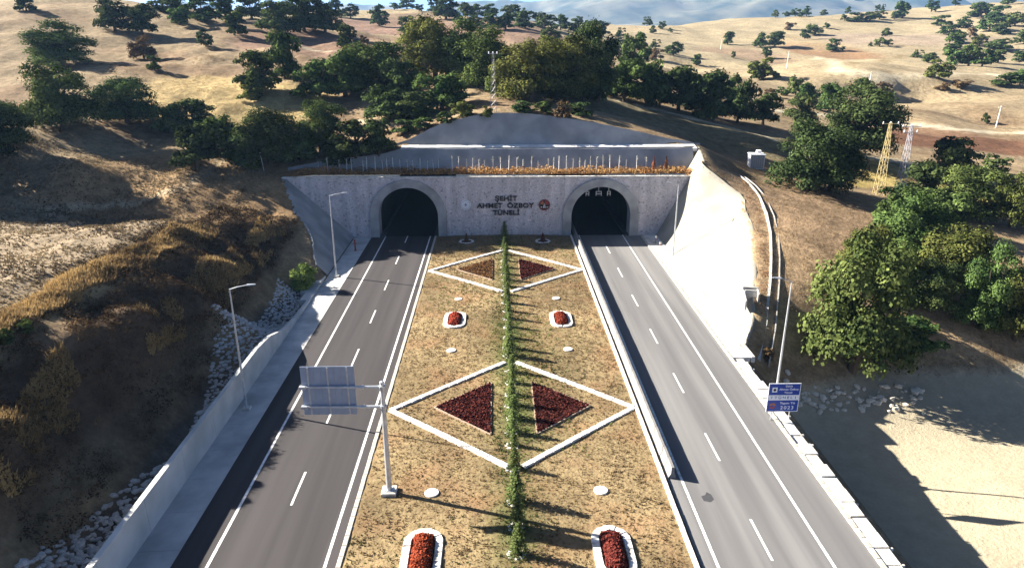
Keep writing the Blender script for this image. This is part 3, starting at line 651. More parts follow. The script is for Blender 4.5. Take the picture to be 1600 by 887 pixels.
MB().add([(-.2,-.11,-.5),(.2,-.11,-.5),(.05,-.11,.3),(-.05,-.11,.3)], [(0,1,2,3)]).build('road_mark', disc_w, e2)
MB().add([(-.05,-.118,-.5),(.05,-.118,-.5),(.03,-.118,.3),(-.03,-.118,.3)], [(0,1,2,3)]).build('road_line', black, e2)
MB().add([(-.62,-.11,-.42),(-.36,-.11,-.42),(-.36,-.11,-.30),(-.62,-.11,-.30),(.36,-.11,-.42),(.62,-.11,-.42),(.62,-.11,-.30),(.36,-.11,-.30)], [(0,1,2,3),(4,5,6,7)]).build('wing_bars', disc_w, e2)

# ------------------------------------------------------------------ sprayed-concrete cut slopes
shot_w = ramp_mat('shotcrete_pale', (.265,.25,.21), (.31,.29,.245), .5, .95, .05, 2.5, c3=(.235,.215,.175), scale3=.22, detail=8)
shot_g = ramp_mat('shotcrete_grey', (.27,.275,.28), (.37,.37,.365), .35, .95, .05, 2.5, c3=(.21,.22,.225), scale3=.16, detail=9)
def top_x(fun, y, x0, sgn):
    q = x0 + sgn * np.linspace(.05, 26, 400); d = natural(q, np.full_like(q, y)) - fun(q, y)
    k = np.where(d < 0)[0]; return q[k[0]] if len(k) else q[-1]
def slope_sheet(name, label, fun, x0, sgn, y0, y1, mat, n=60):
    V = []; m_ = 24
    for i in range(n + 1):
        y = y0 + (y1 - y0) * i / n; xt = top_x(fun, y, x0, sgn)
        for j in range(m_ + 1):
            f = j / m_; x = x0 + (xt - x0) * f * 1.02; z = float(fun(np.array(x), np.array(y))) + .05 + .10 * float(fbm(np.array([x / 1.8]), np.array([y / 1.8]), 3, 61)[0]) * min(1, f * 6)
            if j == m_: z -= .25; x += sgn * .25
            V.append((x, y, z))
    tag(link(name, np_mesh(name, np.array(V), grid_faces(n + 1, m_ + 1), mat, True)), label, kind='structure')
slope_sheet('cut_slope', 'bright sprayed-concrete cutting right of the portal', cut_right, XR, 1, 68.5, 114.4, shot_w)
slope_sheet('cut_slope', 'shaded sprayed-concrete cutting left of the portal', cut_left, XL, -1, 94.0, 114.4, shot_g)
slope_sheet('cut_slope', 'bright flared end of the cutting beside the strip above the portals', lambda x, y: (x - 31.2) * 1.35 + 10.2 + 0 * y, 31.2, 1, 114.42, 121.6, shot_w, 24)
def back_sheet(name, label, ya, yb_fun, mat, zoff=.06, x0=-36.5, x1=32.6, rows=14):
    V = []; n = 120
    for i in range(n + 1):
        x = x0 + (x1 - x0) * i / n; q = np.linspace(ya, 132, 240); cbq = cut_back(q); nat = natural(np.full_like(q, x), q)
        over = np.where(cbq > nat)[0]; ylim = q[over[0]] if len(over) else 132; yb = max(ya + .02, min(yb_fun, ylim + .15))
        for j in range(rows + 1):
            y = ya + (yb - ya) * j / rows; z = float(cut_back(np.array(y))) + zoff + .07 * float(fbm(np.array([x / 1.6]), np.array([y / 1.6]), 3, 63)[0]) * (0 < j < rows)
            V.append((x, y, z))
    tag(link(name, np_mesh(name, np.array(V), grid_faces(n + 1, rows + 1), mat, True)), label, kind='structure')
back_sheet('cut_slope', 'lower shaded sprayed-concrete slope above the portals', 118.25, 120.43, shot_g)
back_sheet('cut_slope', 'upper shaded sprayed-concrete slope above the white ledge', 122.6, 129.0, shot_g, .05, -20, 34.5)
berm = thing('ledge', 'white concrete ledge running across the slope above the portals', 'ledge', (0, 121.5, 13.9))
for i in range(17):
    x0 = -17.6 + i * 3.0
    zj = R.uniform(-.015,.015); a_ = [(x0+.01,-1.25,-.18+zj),(x0+2.99,-1.25,-.18+zj),(x0+2.99,1.12,.16+zj),(x0+.01,1.12,.16+zj)]
    MB().add(a_ + [(p_[0],p_[1],-.7) for p_ in a_], [(0,1,2,3),(4,7,6,5),(0,4,5,1),(1,5,6,2),(2,6,7,3),(3,7,4,0)]).build('slab', ramp_mat('ledge_concrete', (.70,.69,.66), (.82,.81,.78), 1.0, .85, c3=(.58,.55,.50), scale3=.3), berm)

# ------------------------------------------------------------------ left: paved strip, retaining wall, riprap
pave_m = ramp_mat('paving_concrete', (.44,.44,.43), (.58,.57,.55), .7, .9, .01, 15, c3=(.36,.36,.35), scale3=.25)
pv = thing('paved_strip', 'pale concrete strip between the left carriageway and its wall', 'pavement', (0, 0, 0))
for i in range(26):
    y0 = 10 + i * 4.0; xo = -25.25
    MB().add([(xo,y0+.012,-.10),(-22.36,y0+.012,.02),(-22.36,y0+3.988,.02),(xo,y0+3.988,-.10),(xo,y0+.012,-.5),(-22.36,y0+.012,-.5),(-22.36,y0+3.988,-.5),(xo,y0+3.988,-.5)],
             [(0,1,2,3),(4,7,6,5),(0,4,5,1),(1,5,6,2),(2,6,7,3),(3,7,4,0)]).build('slab', pave_m, pv)
wall_m = ramp_mat('wall_concrete', (.46,.47,.45), (.58,.58,.56), .45, .9, .01, 12, c3=(.38,.40,.39), scale3=.2)
rw = thing('retaining_wall', 'long pale concrete wall left of the dark carriageway', 'wall', (-25.4, 0, 0))
def wtop(y): return float(np.interp(y, [0, 64, 68, 72, 76, 84], [2.6, 2.6, 2.2, 1.1, .55, .15]))
ysw = [10 + 6 * i for i in range(9)] + [62 + 2 * k for k in range(12)]
for y0, y1 in zip(ysw[:-1], ysw[1:]):
    a, b2 = wtop(y0), wtop(y1)
    V = [(-.28,y0+.012,-2),(.22,y0+.012,-2),(.22,y1-.012,-2),(-.28,y1-.012,-2),(-.22,y0+.012,a),(.16,y0+.012,a),(.16,y1-.012,b2),(-.22,y1-.012,b2)]
    MB().add(V, [(0,3,2,1),(4,5,6,7),(0,1,5,4),(1,2,6,5),(2,3,7,6),(3,0,4,7)]).build('panel', wall_m, rw)
ap = thing('apron', 'low white concrete apron beside the green bush and lamp', 'apron', (-25.6, 84, 0))
for i, (ya, yb, w) in enumerate([(0, 3, 1.0), (3, 6, 1.7), (6, 9, 1.5)]):
    MB().bevbox(-w, .3, ya + .01, yb - .01, -.6, .12 + .10 * i, .05).build('slab', pave_m, ap)
rip_m = ramp_mat('riprap_stone', (.36,.35,.34), (.58,.57,.55), 1.5, .95, .05, 6)
RST = stones_of(rip_m)
rip = thing('riprap', 'bank of pale loose rocks along the outer side of the left wall', 'riprap', (-27, 60, -1))
far_v = []; cnt = 0; spots = []
for _ in range(5200):
    y = R.uniform(33, 88); w = 3.6 + 1.2 * math.sin(y * .21) + (1.5 if y > 70 else 0); x = -25.75 - w * R.random() ** 1.15
    spots.append((x, y, R.uniform(.17, .36) * (1.3 if R.random() < .12 else 1) * (.85 if y > 62 else 1)))
kept = []
for x, y, s in spots:
    if all((x - a) ** 2 + (y - b_) ** 2 > (.56 * (s + c_)) ** 2 for a, b_, c_ in kept): kept.append((x, y, s))
gzs = ground(np.array([k[0] for k in kept]), np.array([k[1] for k in kept]))
for (x, y, s), g in sorted(zip(kept, gzs), key=lambda t_: t_[0][1]):
    if cnt < 290: link('stone', RST[cnt % 6], rip, (x + 27, y - 60, g + 1 + s * .35), (R.uniform(-.5,.5), R.uniform(-.5,.5), R.uniform(0, 6)), (s * R.uniform(.9, 1.35), s, s * R.uniform(.8, 1.1)))
    else: far_v.append((x, y, g, s))
    cnt += 1
if far_v:
    b = MB()
    for x, y, g, s in far_v:
        me = RST[R.randrange(6)]; M = Matrix.Translation((x + 27, y - 60, g + 1 + s * .2)) @ Matrix.Rotation(R.uniform(0, 6), 4, 'Z') @ Matrix.Scale(s, 4)
        b.add([M @ v.co for v in me.vertices], [tuple(p_.vertices) for p_ in me.polygons])
    tag(b.build('small_stones', rip_m, rip), kind='stuff')

# ------------------------------------------------------------------ right: gutter strip, retaining wall with slabs, drain channel
rs_m = ramp_mat('verge_concrete', (.52,.50,.46), (.70,.68,.63), 1.1, .9, .03, 8, c3=(.42,.38,.32), scale3=.5)
rg = thing('paved_strip', 'pale concrete strip at the foot of the bright right cutting', 'pavement', (0, 66, 0))
for i in range(16):
    MB().bevbox(23.40, 25.30, i * 3 + .012, i * 3 + 2.988, -.5, .10 + R.uniform(-.008,.008), .02).build('slab', rs_m, rg)
    MB().bevbox(25.42, 25.80, i * 3 + .012, i * 3 + 2.988, -.5, .16, .03).build('gutter_edge', rs_m, rg)
kerb_run('kerb', 'white kerb along the outer edge of the right carriageway', 23.06, 23.38, 14, 114, .16, kerb_c, 1.0)
rv = thing('retaining_wall', 'right roadside retaining wall topped with rough pale slabs', 'wall', (23.4, 0, 0))
fac = ramp_mat('wall_face_dark', (.25,.24,.23), (.34,.33,.31), .8, .95, .05, 4)
for i in range(9): MB().box(0.02, 1.05, 12 + i * 6 + .01, 18 + i * 6 - .01, -7.2, -.12).build('wall_panel', fac, rv)
for i in range(34):
    y0 = 13.8 + i * 1.55
    if y0 > 65: break
    w = 1.08 + R.uniform(-.07, .09); q = .015 + R.uniform(0, .02)
    MB().bevbox(.0, w, y0 + q, y0 + 1.53, -.11, .12 + R.uniform(-.015,.02), .03, Matrix.Rotation(R.uniform(-.004,.004), 4, 'X')).build('cap_slab', rs_m, rv)
    if i % 3 != 1: MB().bevbox(w - .06, w + .16 + R.uniform(0,.14), y0 - .02, y0 + .12, -.2, .03, .02).build('bracket', rs_m, rv)
dr = thing('drain_channel', 'concrete storm drain descending along the top of the right cutting', 'drain', (0, 0, 0))
dch = [(40.3,117,.0),(40.6,112,0),(40.2,106,0),(38.9,99,0),(37.0,92,0),(35.0,86,0),(33.0,80.5,0),(31.2,76,0),(29.8,72.5,0),(28.4,69.6,0),(27.4,67.4,0)]
drm = ramp_mat('drain_concrete', (.36,.355,.335), (.48,.47,.445), 1.2, .9, .02, 10, c3=(.28,.26,.23), scale3=.5)
pts = []
for (a, b_) in zip(dch[:-1], dch[1:]):
    for k in range(3): f = k / 3; pts.append((a[0] + (b_[0] - a[0]) * f, a[1] + (b_[1] - a[1]) * f))
gz_ = natural(np.array([p_[0] for p_ in pts]), np.array([p_[1] for p_ in pts]))
gz_ = np.convolve(np.pad(gz_, 2, 'edge'), np.ones(5) / 5, 'valid')
for i in range(len(pts) - 1):
    a = Vector((*pts[i], gz_[i])); b_ = Vector((*pts[i+1], gz_[i+1])); d = (b_ - a); dn = d.normalized(); sd_ = Vector((0,0,1)).cross(dn).normalized(); up = dn.cross(sd_)
    prof = [(-.72,.30),(-.42,.33),(-.36,-.55),(.42,-.55),(.48,.02),(.6,.0),(.6,-.7),(-.72,-.7)]; m_ = len(prof)
    e_ = dn * .012; A_ = [a + e_ + sd_ * u + up * v for u, v in prof]; B_ = [b_ - e_ + sd_ * u + up * v for u, v in prof]
    MB().add(A_ + B_, [tuple(range(m_)), tuple(range(m_, 2*m_))[::-1]] + [(k, m_+k, m_+(k+1)%m_, (k+1)%m_) for k in range(m_)]).build('channel_segment', drm, dr)
cvx, cvy, cvz = 28.9, 77.2, 0
cvz = float(natural([cvx],[cvy])[0])
cu = thing('culvert_box', 'small open concrete inlet box at the top of the bright cutting', 'culvert', (cvx, cvy, cvz - .1), -.25)
for bx_ in [(-.9,.9,.75,.95,-.6,.9),(-.9,-.7,-3.2,.74,-.6,.55),(.7,.9,-1.2,.74,-.6,.75),(-.69,.69,-.1,.08,-.5,.8)]: MB().bevbox(*bx_, .03).build('wall_slab', drm, cu)
# pale boulders where the bank meets the sand
pb = stones_of(ramp_mat('pale_boulder', (.50,.45,.36), (.68,.63,.54), 1.5, .95, .05, 5))
br = thing('boulder_spill', 'spill of pale boulders beside the blue road sign', 'boulders', (31, 67, -5))
for i in range(110):
    t_ = R.random(); x = 29.5 + 17 * t_ + R.gauss(0, .5); y = 66.6 + 2.2 * t_ + R.gauss(0, .8); g = float(ground(x, y)[0]); s = R.uniform(.12, .42) * (1.2 if R.random() < .1 else 1)
    link('boulder', pb[i % 6], br, (x - 31, y - 67, g + 5 + s * .25), (R.uniform(-.4,.4), R.uniform(-.4,.4), R.uniform(0, 6)), (s * 1.2, s, s))

# ------------------------------------------------------------------ signs, lamps, cabinets, pylons
galv = ramp_mat('galvanised', (.42,.44,.47), (.58,.60,.62), 2, .45, metal=.5, spec=.5)
gs = thing('cantilever_sign', 'cantilever road sign seen from behind over the left carriageway', 'road sign', (-9.4, 43.65, mz(9.4)))
MB().bevbox(-.55,.55,-.55,.55,-.2,.28,.05).build('footing', kerb_c, gs); MB().bevbox(-.3,.3,-.3,.3,.28,.34,.02).build('base_plate', galv, gs)
MB().tube([(0,0,.3),(0,0,9.1)], [.21,.15], 14).build('post', galv, gs, smooth=False); MB().lathe([(.17,9.05),(.17,9.16),(.02,9.22)], 12).build('cap', galv, gs)
for z in (8.75, 7.2):
    MB().tube([(.25,0,z),(-2.2,0,z+.02)], [.12,.10], 10).build('arm', galv, gs); MB().tube([(-2.2,0,z+.02),(-5.55,0,z+.05)], [.085,.07], 10).build('arm_extension', galv, gs)
    MB().lathe([(.24,z-.14),(.24,z+.14)], 12).build('clamp', galv, gs); MB().tube([(-1.3,0,z+.01),(-1.45,0,z+.01)], .16, 10).build('flange', galv, gs)
    MB().bevbox(-5.75,-5.3,-.14,.16,z-.08,z+.12,.02).build('end_bracket', galv, gs)
back = ramp_mat('sign_back', (.27,.33,.44), (.33,.39,.50), 1.5, .5, metal=.3, spec=.4); blue = plain('sign_blue', (.012,.05,.32), .4)
for i in range(8):
    x0 = -5.62 + i * .465; MB().box(x0, x0 + .455, .14, .19, 6.55, 10.3).build('sign_panel', back, gs)
MB().box(-5.62, -1.91, .195, .21, 6.56, 10.29).build('sign_front', blue, gs)
for x in (-5.1, -3.75, -2.4): MB().box(x - .05, x + .05, .05, .135, 6.6, 10.25).build('rib', galv, gs)

bs = thing('road_sign', 'blue tunnel information board on two posts by the right verge', 'road sign', (23.6, 53.5, 0))
white_p = plain('sign_white', (.78,.80,.84), .5)
for x in (-.85, .75): MB().tube([(x,.06,-.3 if x < 0 else -5.5),(x,.06,3.5)], .05, 8).build('post', galv, bs)
MB().box(-1.40, 1.40, -.02, .02, .85, 3.62).build('panel', white_p, bs)
MB().box(-1.34, 1.34, -.026, -.0202, 2.50, 3.56).build('upper_field', blue, bs); MB().box(-1.34, 1.34, -.026, -.0202, .91, 1.98).build('lower_field', blue, bs)
MB().box(-1.08, -.64, -.032, -.0265, 2.78, 3.24).build('tunnel_symbol', white_p, bs)
disc(MB(), .001, .13, -.038, 16, y2=-.032).build('symbol_arch', black, bs).location = (-.86, 0, 3.0)
disc(MB(), .12, .30, -.034, 20, .2, math.pi - .2, -.0265).build('emblem_wings', org, bs).location = (-.88, 0, 1.42)
disc(MB(), .10, .26, -.034, 20, math.pi + .3, 2 * math.pi - .3, -.0265).build('emblem_base', red_p, bs).location = (-.88, 0, 1.42)
for txt, sz, x, z, mt in (('Şehit', .26, .35, 3.36, white_p), ('Ahmet Özboy', .27, .38, 3.05, white_p), ('Tüneli', .26, .35, 2.73, white_p), ('↑ T Ü N E L ↑', .34, 0, 2.24, blue), ('Yapım Yılı', .30, .42, 1.70, white_p), ('2023', .46, .42, 1.24, white_p)):
    link('text_line', text_mesh(txt.replace('↑', '▮') if False else txt.replace('↑ ', 'I  ').replace(' ↑', '  I'), sz, .003, mt, 1.1, .004, 1.25 if txt == '2023' else 1.0), bs, (x, -.034, z))

def lamp(x, y, h, arm, lab, z0=0.0):
    r = thing('street_lamp', lab, 'street lamp', (x, y, z0), 0, 'lamp posts along the carriageways')
    MB().bevbox(-.35,.35,-.35,.35,-.4,.14,.04).build('footing', kerb_c, r)
    MB().tube([(0,0,.14),(0,0,h*.5),(0,0,h)], [.12,.095,.06], 8).build('post', galv, r)
    s = 1 if arm > 0 else -1
    MB().tube([(0,0,h-.05),(arm*.5,0,h+.18),(arm,0,h+.32)], [.05,.045,.04], 6).build('arm', galv, r)
    MB().add([(arm,-.13,h+.27),(arm+s*.75,-.10,h+.36),(arm+s*.75,.10,h+.36),(arm,.13,h+.27),(arm,-.13,h+.39),(arm+s*.75,-.06,h+.42),(arm+s*.75,.06,h+.42),(arm,.13,h+.39)], [(0,3,2,1),(4,5,6,7),(0,1,5,4),(1,2,6,5),(2,3,7,6),(3,0,4,7)]).build('lamp_head', galv, r)
    MB().box(-.08,.08,-.135,-.12,.9,1.4).build('hatch', plain('hatch_grey', (.3,.32,.34)), r)
lamp(-24.2, 56.6, 11.6, 1.5, 'tall grey street lamp standing inside the left concrete wall'); lamp(-23.9, 93.5, 11.6, 1.7, 'tall grey street lamp on pale strip left of the portal')
lamp(24.75, 57.6, 11.5, -1.0, 'tall slim street lamp behind the blue road sign'); lamp(25.9, 102.4, 10.9, -1.2, 'slim street lamp at the foot of the bright cutting', .1)

hy = thing('hydrant_post', 'short red post on the pale strip left of the portal', 'hydrant', (-23.6, 106.0, 0.02))
red_iron = plain('red_iron', (.30,.05,.03), .6)
MB().lathe([(.22,0),(.22,.08),(.12,.1),(.11,1.5),(.15,1.55),(.13,1.75),(.02,1.85)], 12).build('body', red_iron, hy); MB().tube([(-.3,0,1.2),(.3,0,1.2)], .07, 8).build('outlets', red_iron, hy)
for k, (x, y) in enumerate([(24.5, 108.5), (24.4, 104.8)]):
    c = thing('marker_post', 'small rusty post on the strip below the bright cutting, ' + ('farther' if k == 0 else 'nearer') + ' one', 'post', (x, y, .1), 0, 'rusty posts')
    MB().tube([(0,0,0),(0,0,1.0)], .05, 8).build('post', red_iron, c); MB().bevbox(-.16,.16,-.06,.06,1.0,1.35,.03).build('head', kerb_c, c)

cx_, cy_, cz_ = hit(1180, 262)
cb = thing('utility_cabin', 'white metal utility cabin with roof unit on the hill right of the portal', 'cabin', (cx_, cy_, cz_ - .1), -.12)
cab_w = plain('cabin_white', (.78,.78,.80), .5); cab_g = plain('cabin_grey', (.36,.35,.38), .6)
MB().bevbox(-1.3,1.3,-1.1,1.1,0,2.55,.05).build('body', cab_w, cb); MB().bevbox(-1.4,1.4,-1.2,1.2,2.56,2.72,.04).build('roof', cab_w, cb); MB().bevbox(-.1,.7,-.5,.4,2.73,3.35,.08).build('roof_unit', cab_w, cb)
for k in range(6): MB().box(-1.15 + k * .39, -.80 + k * .39, -1.14, -1.105, .12, 2.45).build('door_panel', cab_g, cb)
MB().bevbox(-1.6,1.6,-1.4,1.4,-.6,.02,.03).build('plinth', conc, cb)

def lattice(name, lab, px, py, top, mat, w0, arms):
    x, y, z = hit(px, py); zc = y * math.cos(PITCH) + (32 - z) * math.sin(PITCH); h = (py - top) * zc / F_PX * 1.05
    r = thing(name, lab, 'pylon', (x, y, z - .1)); n = 9
    def w(t_): return w0 * (1 - .78 * t_)
    for sx in (-1, 1):
        for sy in (-1, 1): MB().tube([(sx*w(0),sy*w(0),0),(sx*w(1),sy*w(1),h)], .045, 4).build('leg', mat, r)
    b = MB()
    for i in range(n):
        t0, t1 = i / n, (i + 1) / n; a, c = w(t0), w(t1)
        for (p0, p1) in (((-a,-a),(c,-c)),((a,-a),(-c,-c)),((a,-a),(c,c)),((a,a),(c,-c)),((a,a),(-c,c)),((-a,a),(c,c)),((-a,a),(-c,-c)),((-a,-a),(-c,c))):
            b.tube([(p0[0],p0[1],t0*h),(p1[0],p1[1],t1*h)], .022, 3, False)
    b.build('bracing', mat, r)
    for t_, L_ in arms:
        MB().tube([(-L_,0,h*t_),(L_,0,h*t_)], .07, 4).build('cross_arm', mat, r)
        for s in (-1, 0, 1): MB().lathe([(.05,0),(.12,.1),(.06,.2),(.12,.3),(.03,.4)], 8, (s*L_*.9,0,h*t_)).build('insulator', white_p, r)
yel = plain('pylon_yellow', (.50,.40,.19), .6); grp = plain('pylon_grey', (.36,.35,.38), .6)
lattice('lattice_pylon', 'yellow lattice power pylon on the hill beside the big oaks', 1372, 305, 197, yel, .75, [(.98, 1.5)])
lattice('lattice_pylon', 'grey lattice power pylon right of the yellow one', 1402, 318, 200, grp, .75, [(.97, 1.6), (.9, 1.2)])
lattice('lattice_pylon', 'slim grey lattice mast above the concrete slope over the portals', 771, 176, 90, grp, .55, [(.97, .8)])
pole_m = plain('pole_concrete', (.72,.68,.58), .8)
for px, py, tp, lab in [(1229, 108, 81, 'pale utility pole standing alone on the golden field'), (1126, 78, 63, 'pale utility pole on the far stubble field left of a lone oak'), (1556, 200, 166, 'pale leaning utility pole by the ploughed brown field'), (1357, 140, 120, 'short pale utility pole above the dark bank')]:
    x, y, z = hit(px, py); zc = y * math.cos(PITCH) + (32 - z) * math.sin(PITCH); h = (py - tp) * zc / F_PX
    r = thing('utility_pole', lab, 'utility pole', (x, y, z - .1)); MB().tube([(0,0,0),(.03*h,0,h)], [.24,.15], 6).build('pole', pole_m, r); MB().box(-.8+.03*h,.8+.03*h,-.08,.08,h*.93,h*.95).build('cross_arm', pole_m, r)
# thin guy post by the left planting strip
x, y, z = hit(413, 268); r = thing('thin_post', 'thin pale post beside the left end of the planting strip', 'post', (x, y, z)); MB().tube([(0,0,-.2),(-.35,0,3.0)], [.05,.035], 6).build('pole', pole_m, r)
MB().lathe([(.07,2.98),(.07,3.06),(.01,3.1)], 8, (-.35,0,0)).build('cap', pole_m, r)

# ------------------------------------------------------------------ trees
LEAF = {'d': leaf_mat('oak_dark', (.009,.018,.008), (.100,.138,.048)), 'g': leaf_mat('oak_green', (.010,.023,.008), (.122,.168,.050)), 'y': leaf_mat('oak_olive', (.018,.028,.009), (.175,.19,.052)), 'b': leaf_mat('dry_shrub_leaf', (.06,.04,.022), (.17,.115,.06)), 'l': leaf_mat('bright_bush', (.04,.07,.018), (.20,.26,.07))}
def crown(seed, n, leaf, lobes, mat, base=.12, low_skirt=0.0):
    rng = np.random.default_rng(seed); C = []; Rl = []
    for i in range(lobes):
        d = rng.normal(size=3); d /= np.linalg.norm(d); q = rng.random() ** .4
        c = d * np.array([.37, .37, .35]) * q; C.append([c[0], c[1], .54 + c[2]]); Rl.append(rng.uniform(.08, .175))
    for i in range(int(lobes * low_skirt)):
        a = rng.uniform(0, 6.28); q = rng.uniform(.15, .38); C.append([q * math.cos(a), q * math.sin(a), rng.uniform(.10, .32)]); Rl.append(rng.uniform(.10, .16))
    C = np.array(C); Rl = np.array(Rl); pk = rng.choice(len(C), n, p=Rl ** 2 / (Rl ** 2).sum())
    d = rng.normal(size=(n, 3)); d /= np.linalg.norm(d, axis=1)[:, None]; d[:, 2] = np.where(d[:, 2] < -.3, -d[:, 2] * .6, d[:, 2])
    rad = Rl[pk] * np.clip(rng.normal(.92, .15, n), .3, 1.5); P = C[pk] + d * rad[:, None]
    lob_t = rng.normal(0, .17, len(C)); T = np.clip(.48 + lob_t[pk] + rng.normal(0, .17, n) , 0, 1)
    Nn = d + rng.normal(size=(n, 3)) * .34 + [0, 0, .1]
    V, Fc, T2 = leaf_cloud(P, Nn, leaf, rng, T, .75)
    return np_mesh('crown', V, Fc, mat, tint=T2)
def trunk(seed):
    rng = random.Random(seed); b = MB(); b.tube([(0,0,-.06),(.01,.0,.12),(.015,.01,.34),(0,.02,.62)], [.045,.034,.026,.012], 7)
    for k in range(6):
        a = k * 1.05 + rng.uniform(-.3,.3); z = rng.uniform(.16,.4); r_ = rng.uniform(.2,.34)
        b.tube([(.01,0,z),(r_*.5*math.cos(a),r_*.5*math.sin(a),z+.13),(r_*math.cos(a),r_*math.sin(a),z+rng.uniform(.22,.36))], [.017,.012,.004], 5)
    return b.mesh('trunk', bark)
TR = [trunk(i) for i in range(3)]
PROTO = {}
def proto(kind, lod, v):
    key = (kind, lod, v)
    if key not in PROTO:
        n, lf, lb = {0: (20000, .0145, 42), 1: (5200, .029, 28), 2: (1700, .046, 18), 3: (600, .07, 11)}[lod]
        PROTO[key] = crown(500 + hash((ord(kind), lod, v)) % 9999, n, lf, lb, LEAF[kind], low_skirt=.85 if v % 2 else .5)
    return PROTO[key]
NAMES = {'d': 'dark green oak', 'g': 'green oak', 'y': 'olive green oak', 'b': 'brown dry shrub', 'l': 'bright green bush'}
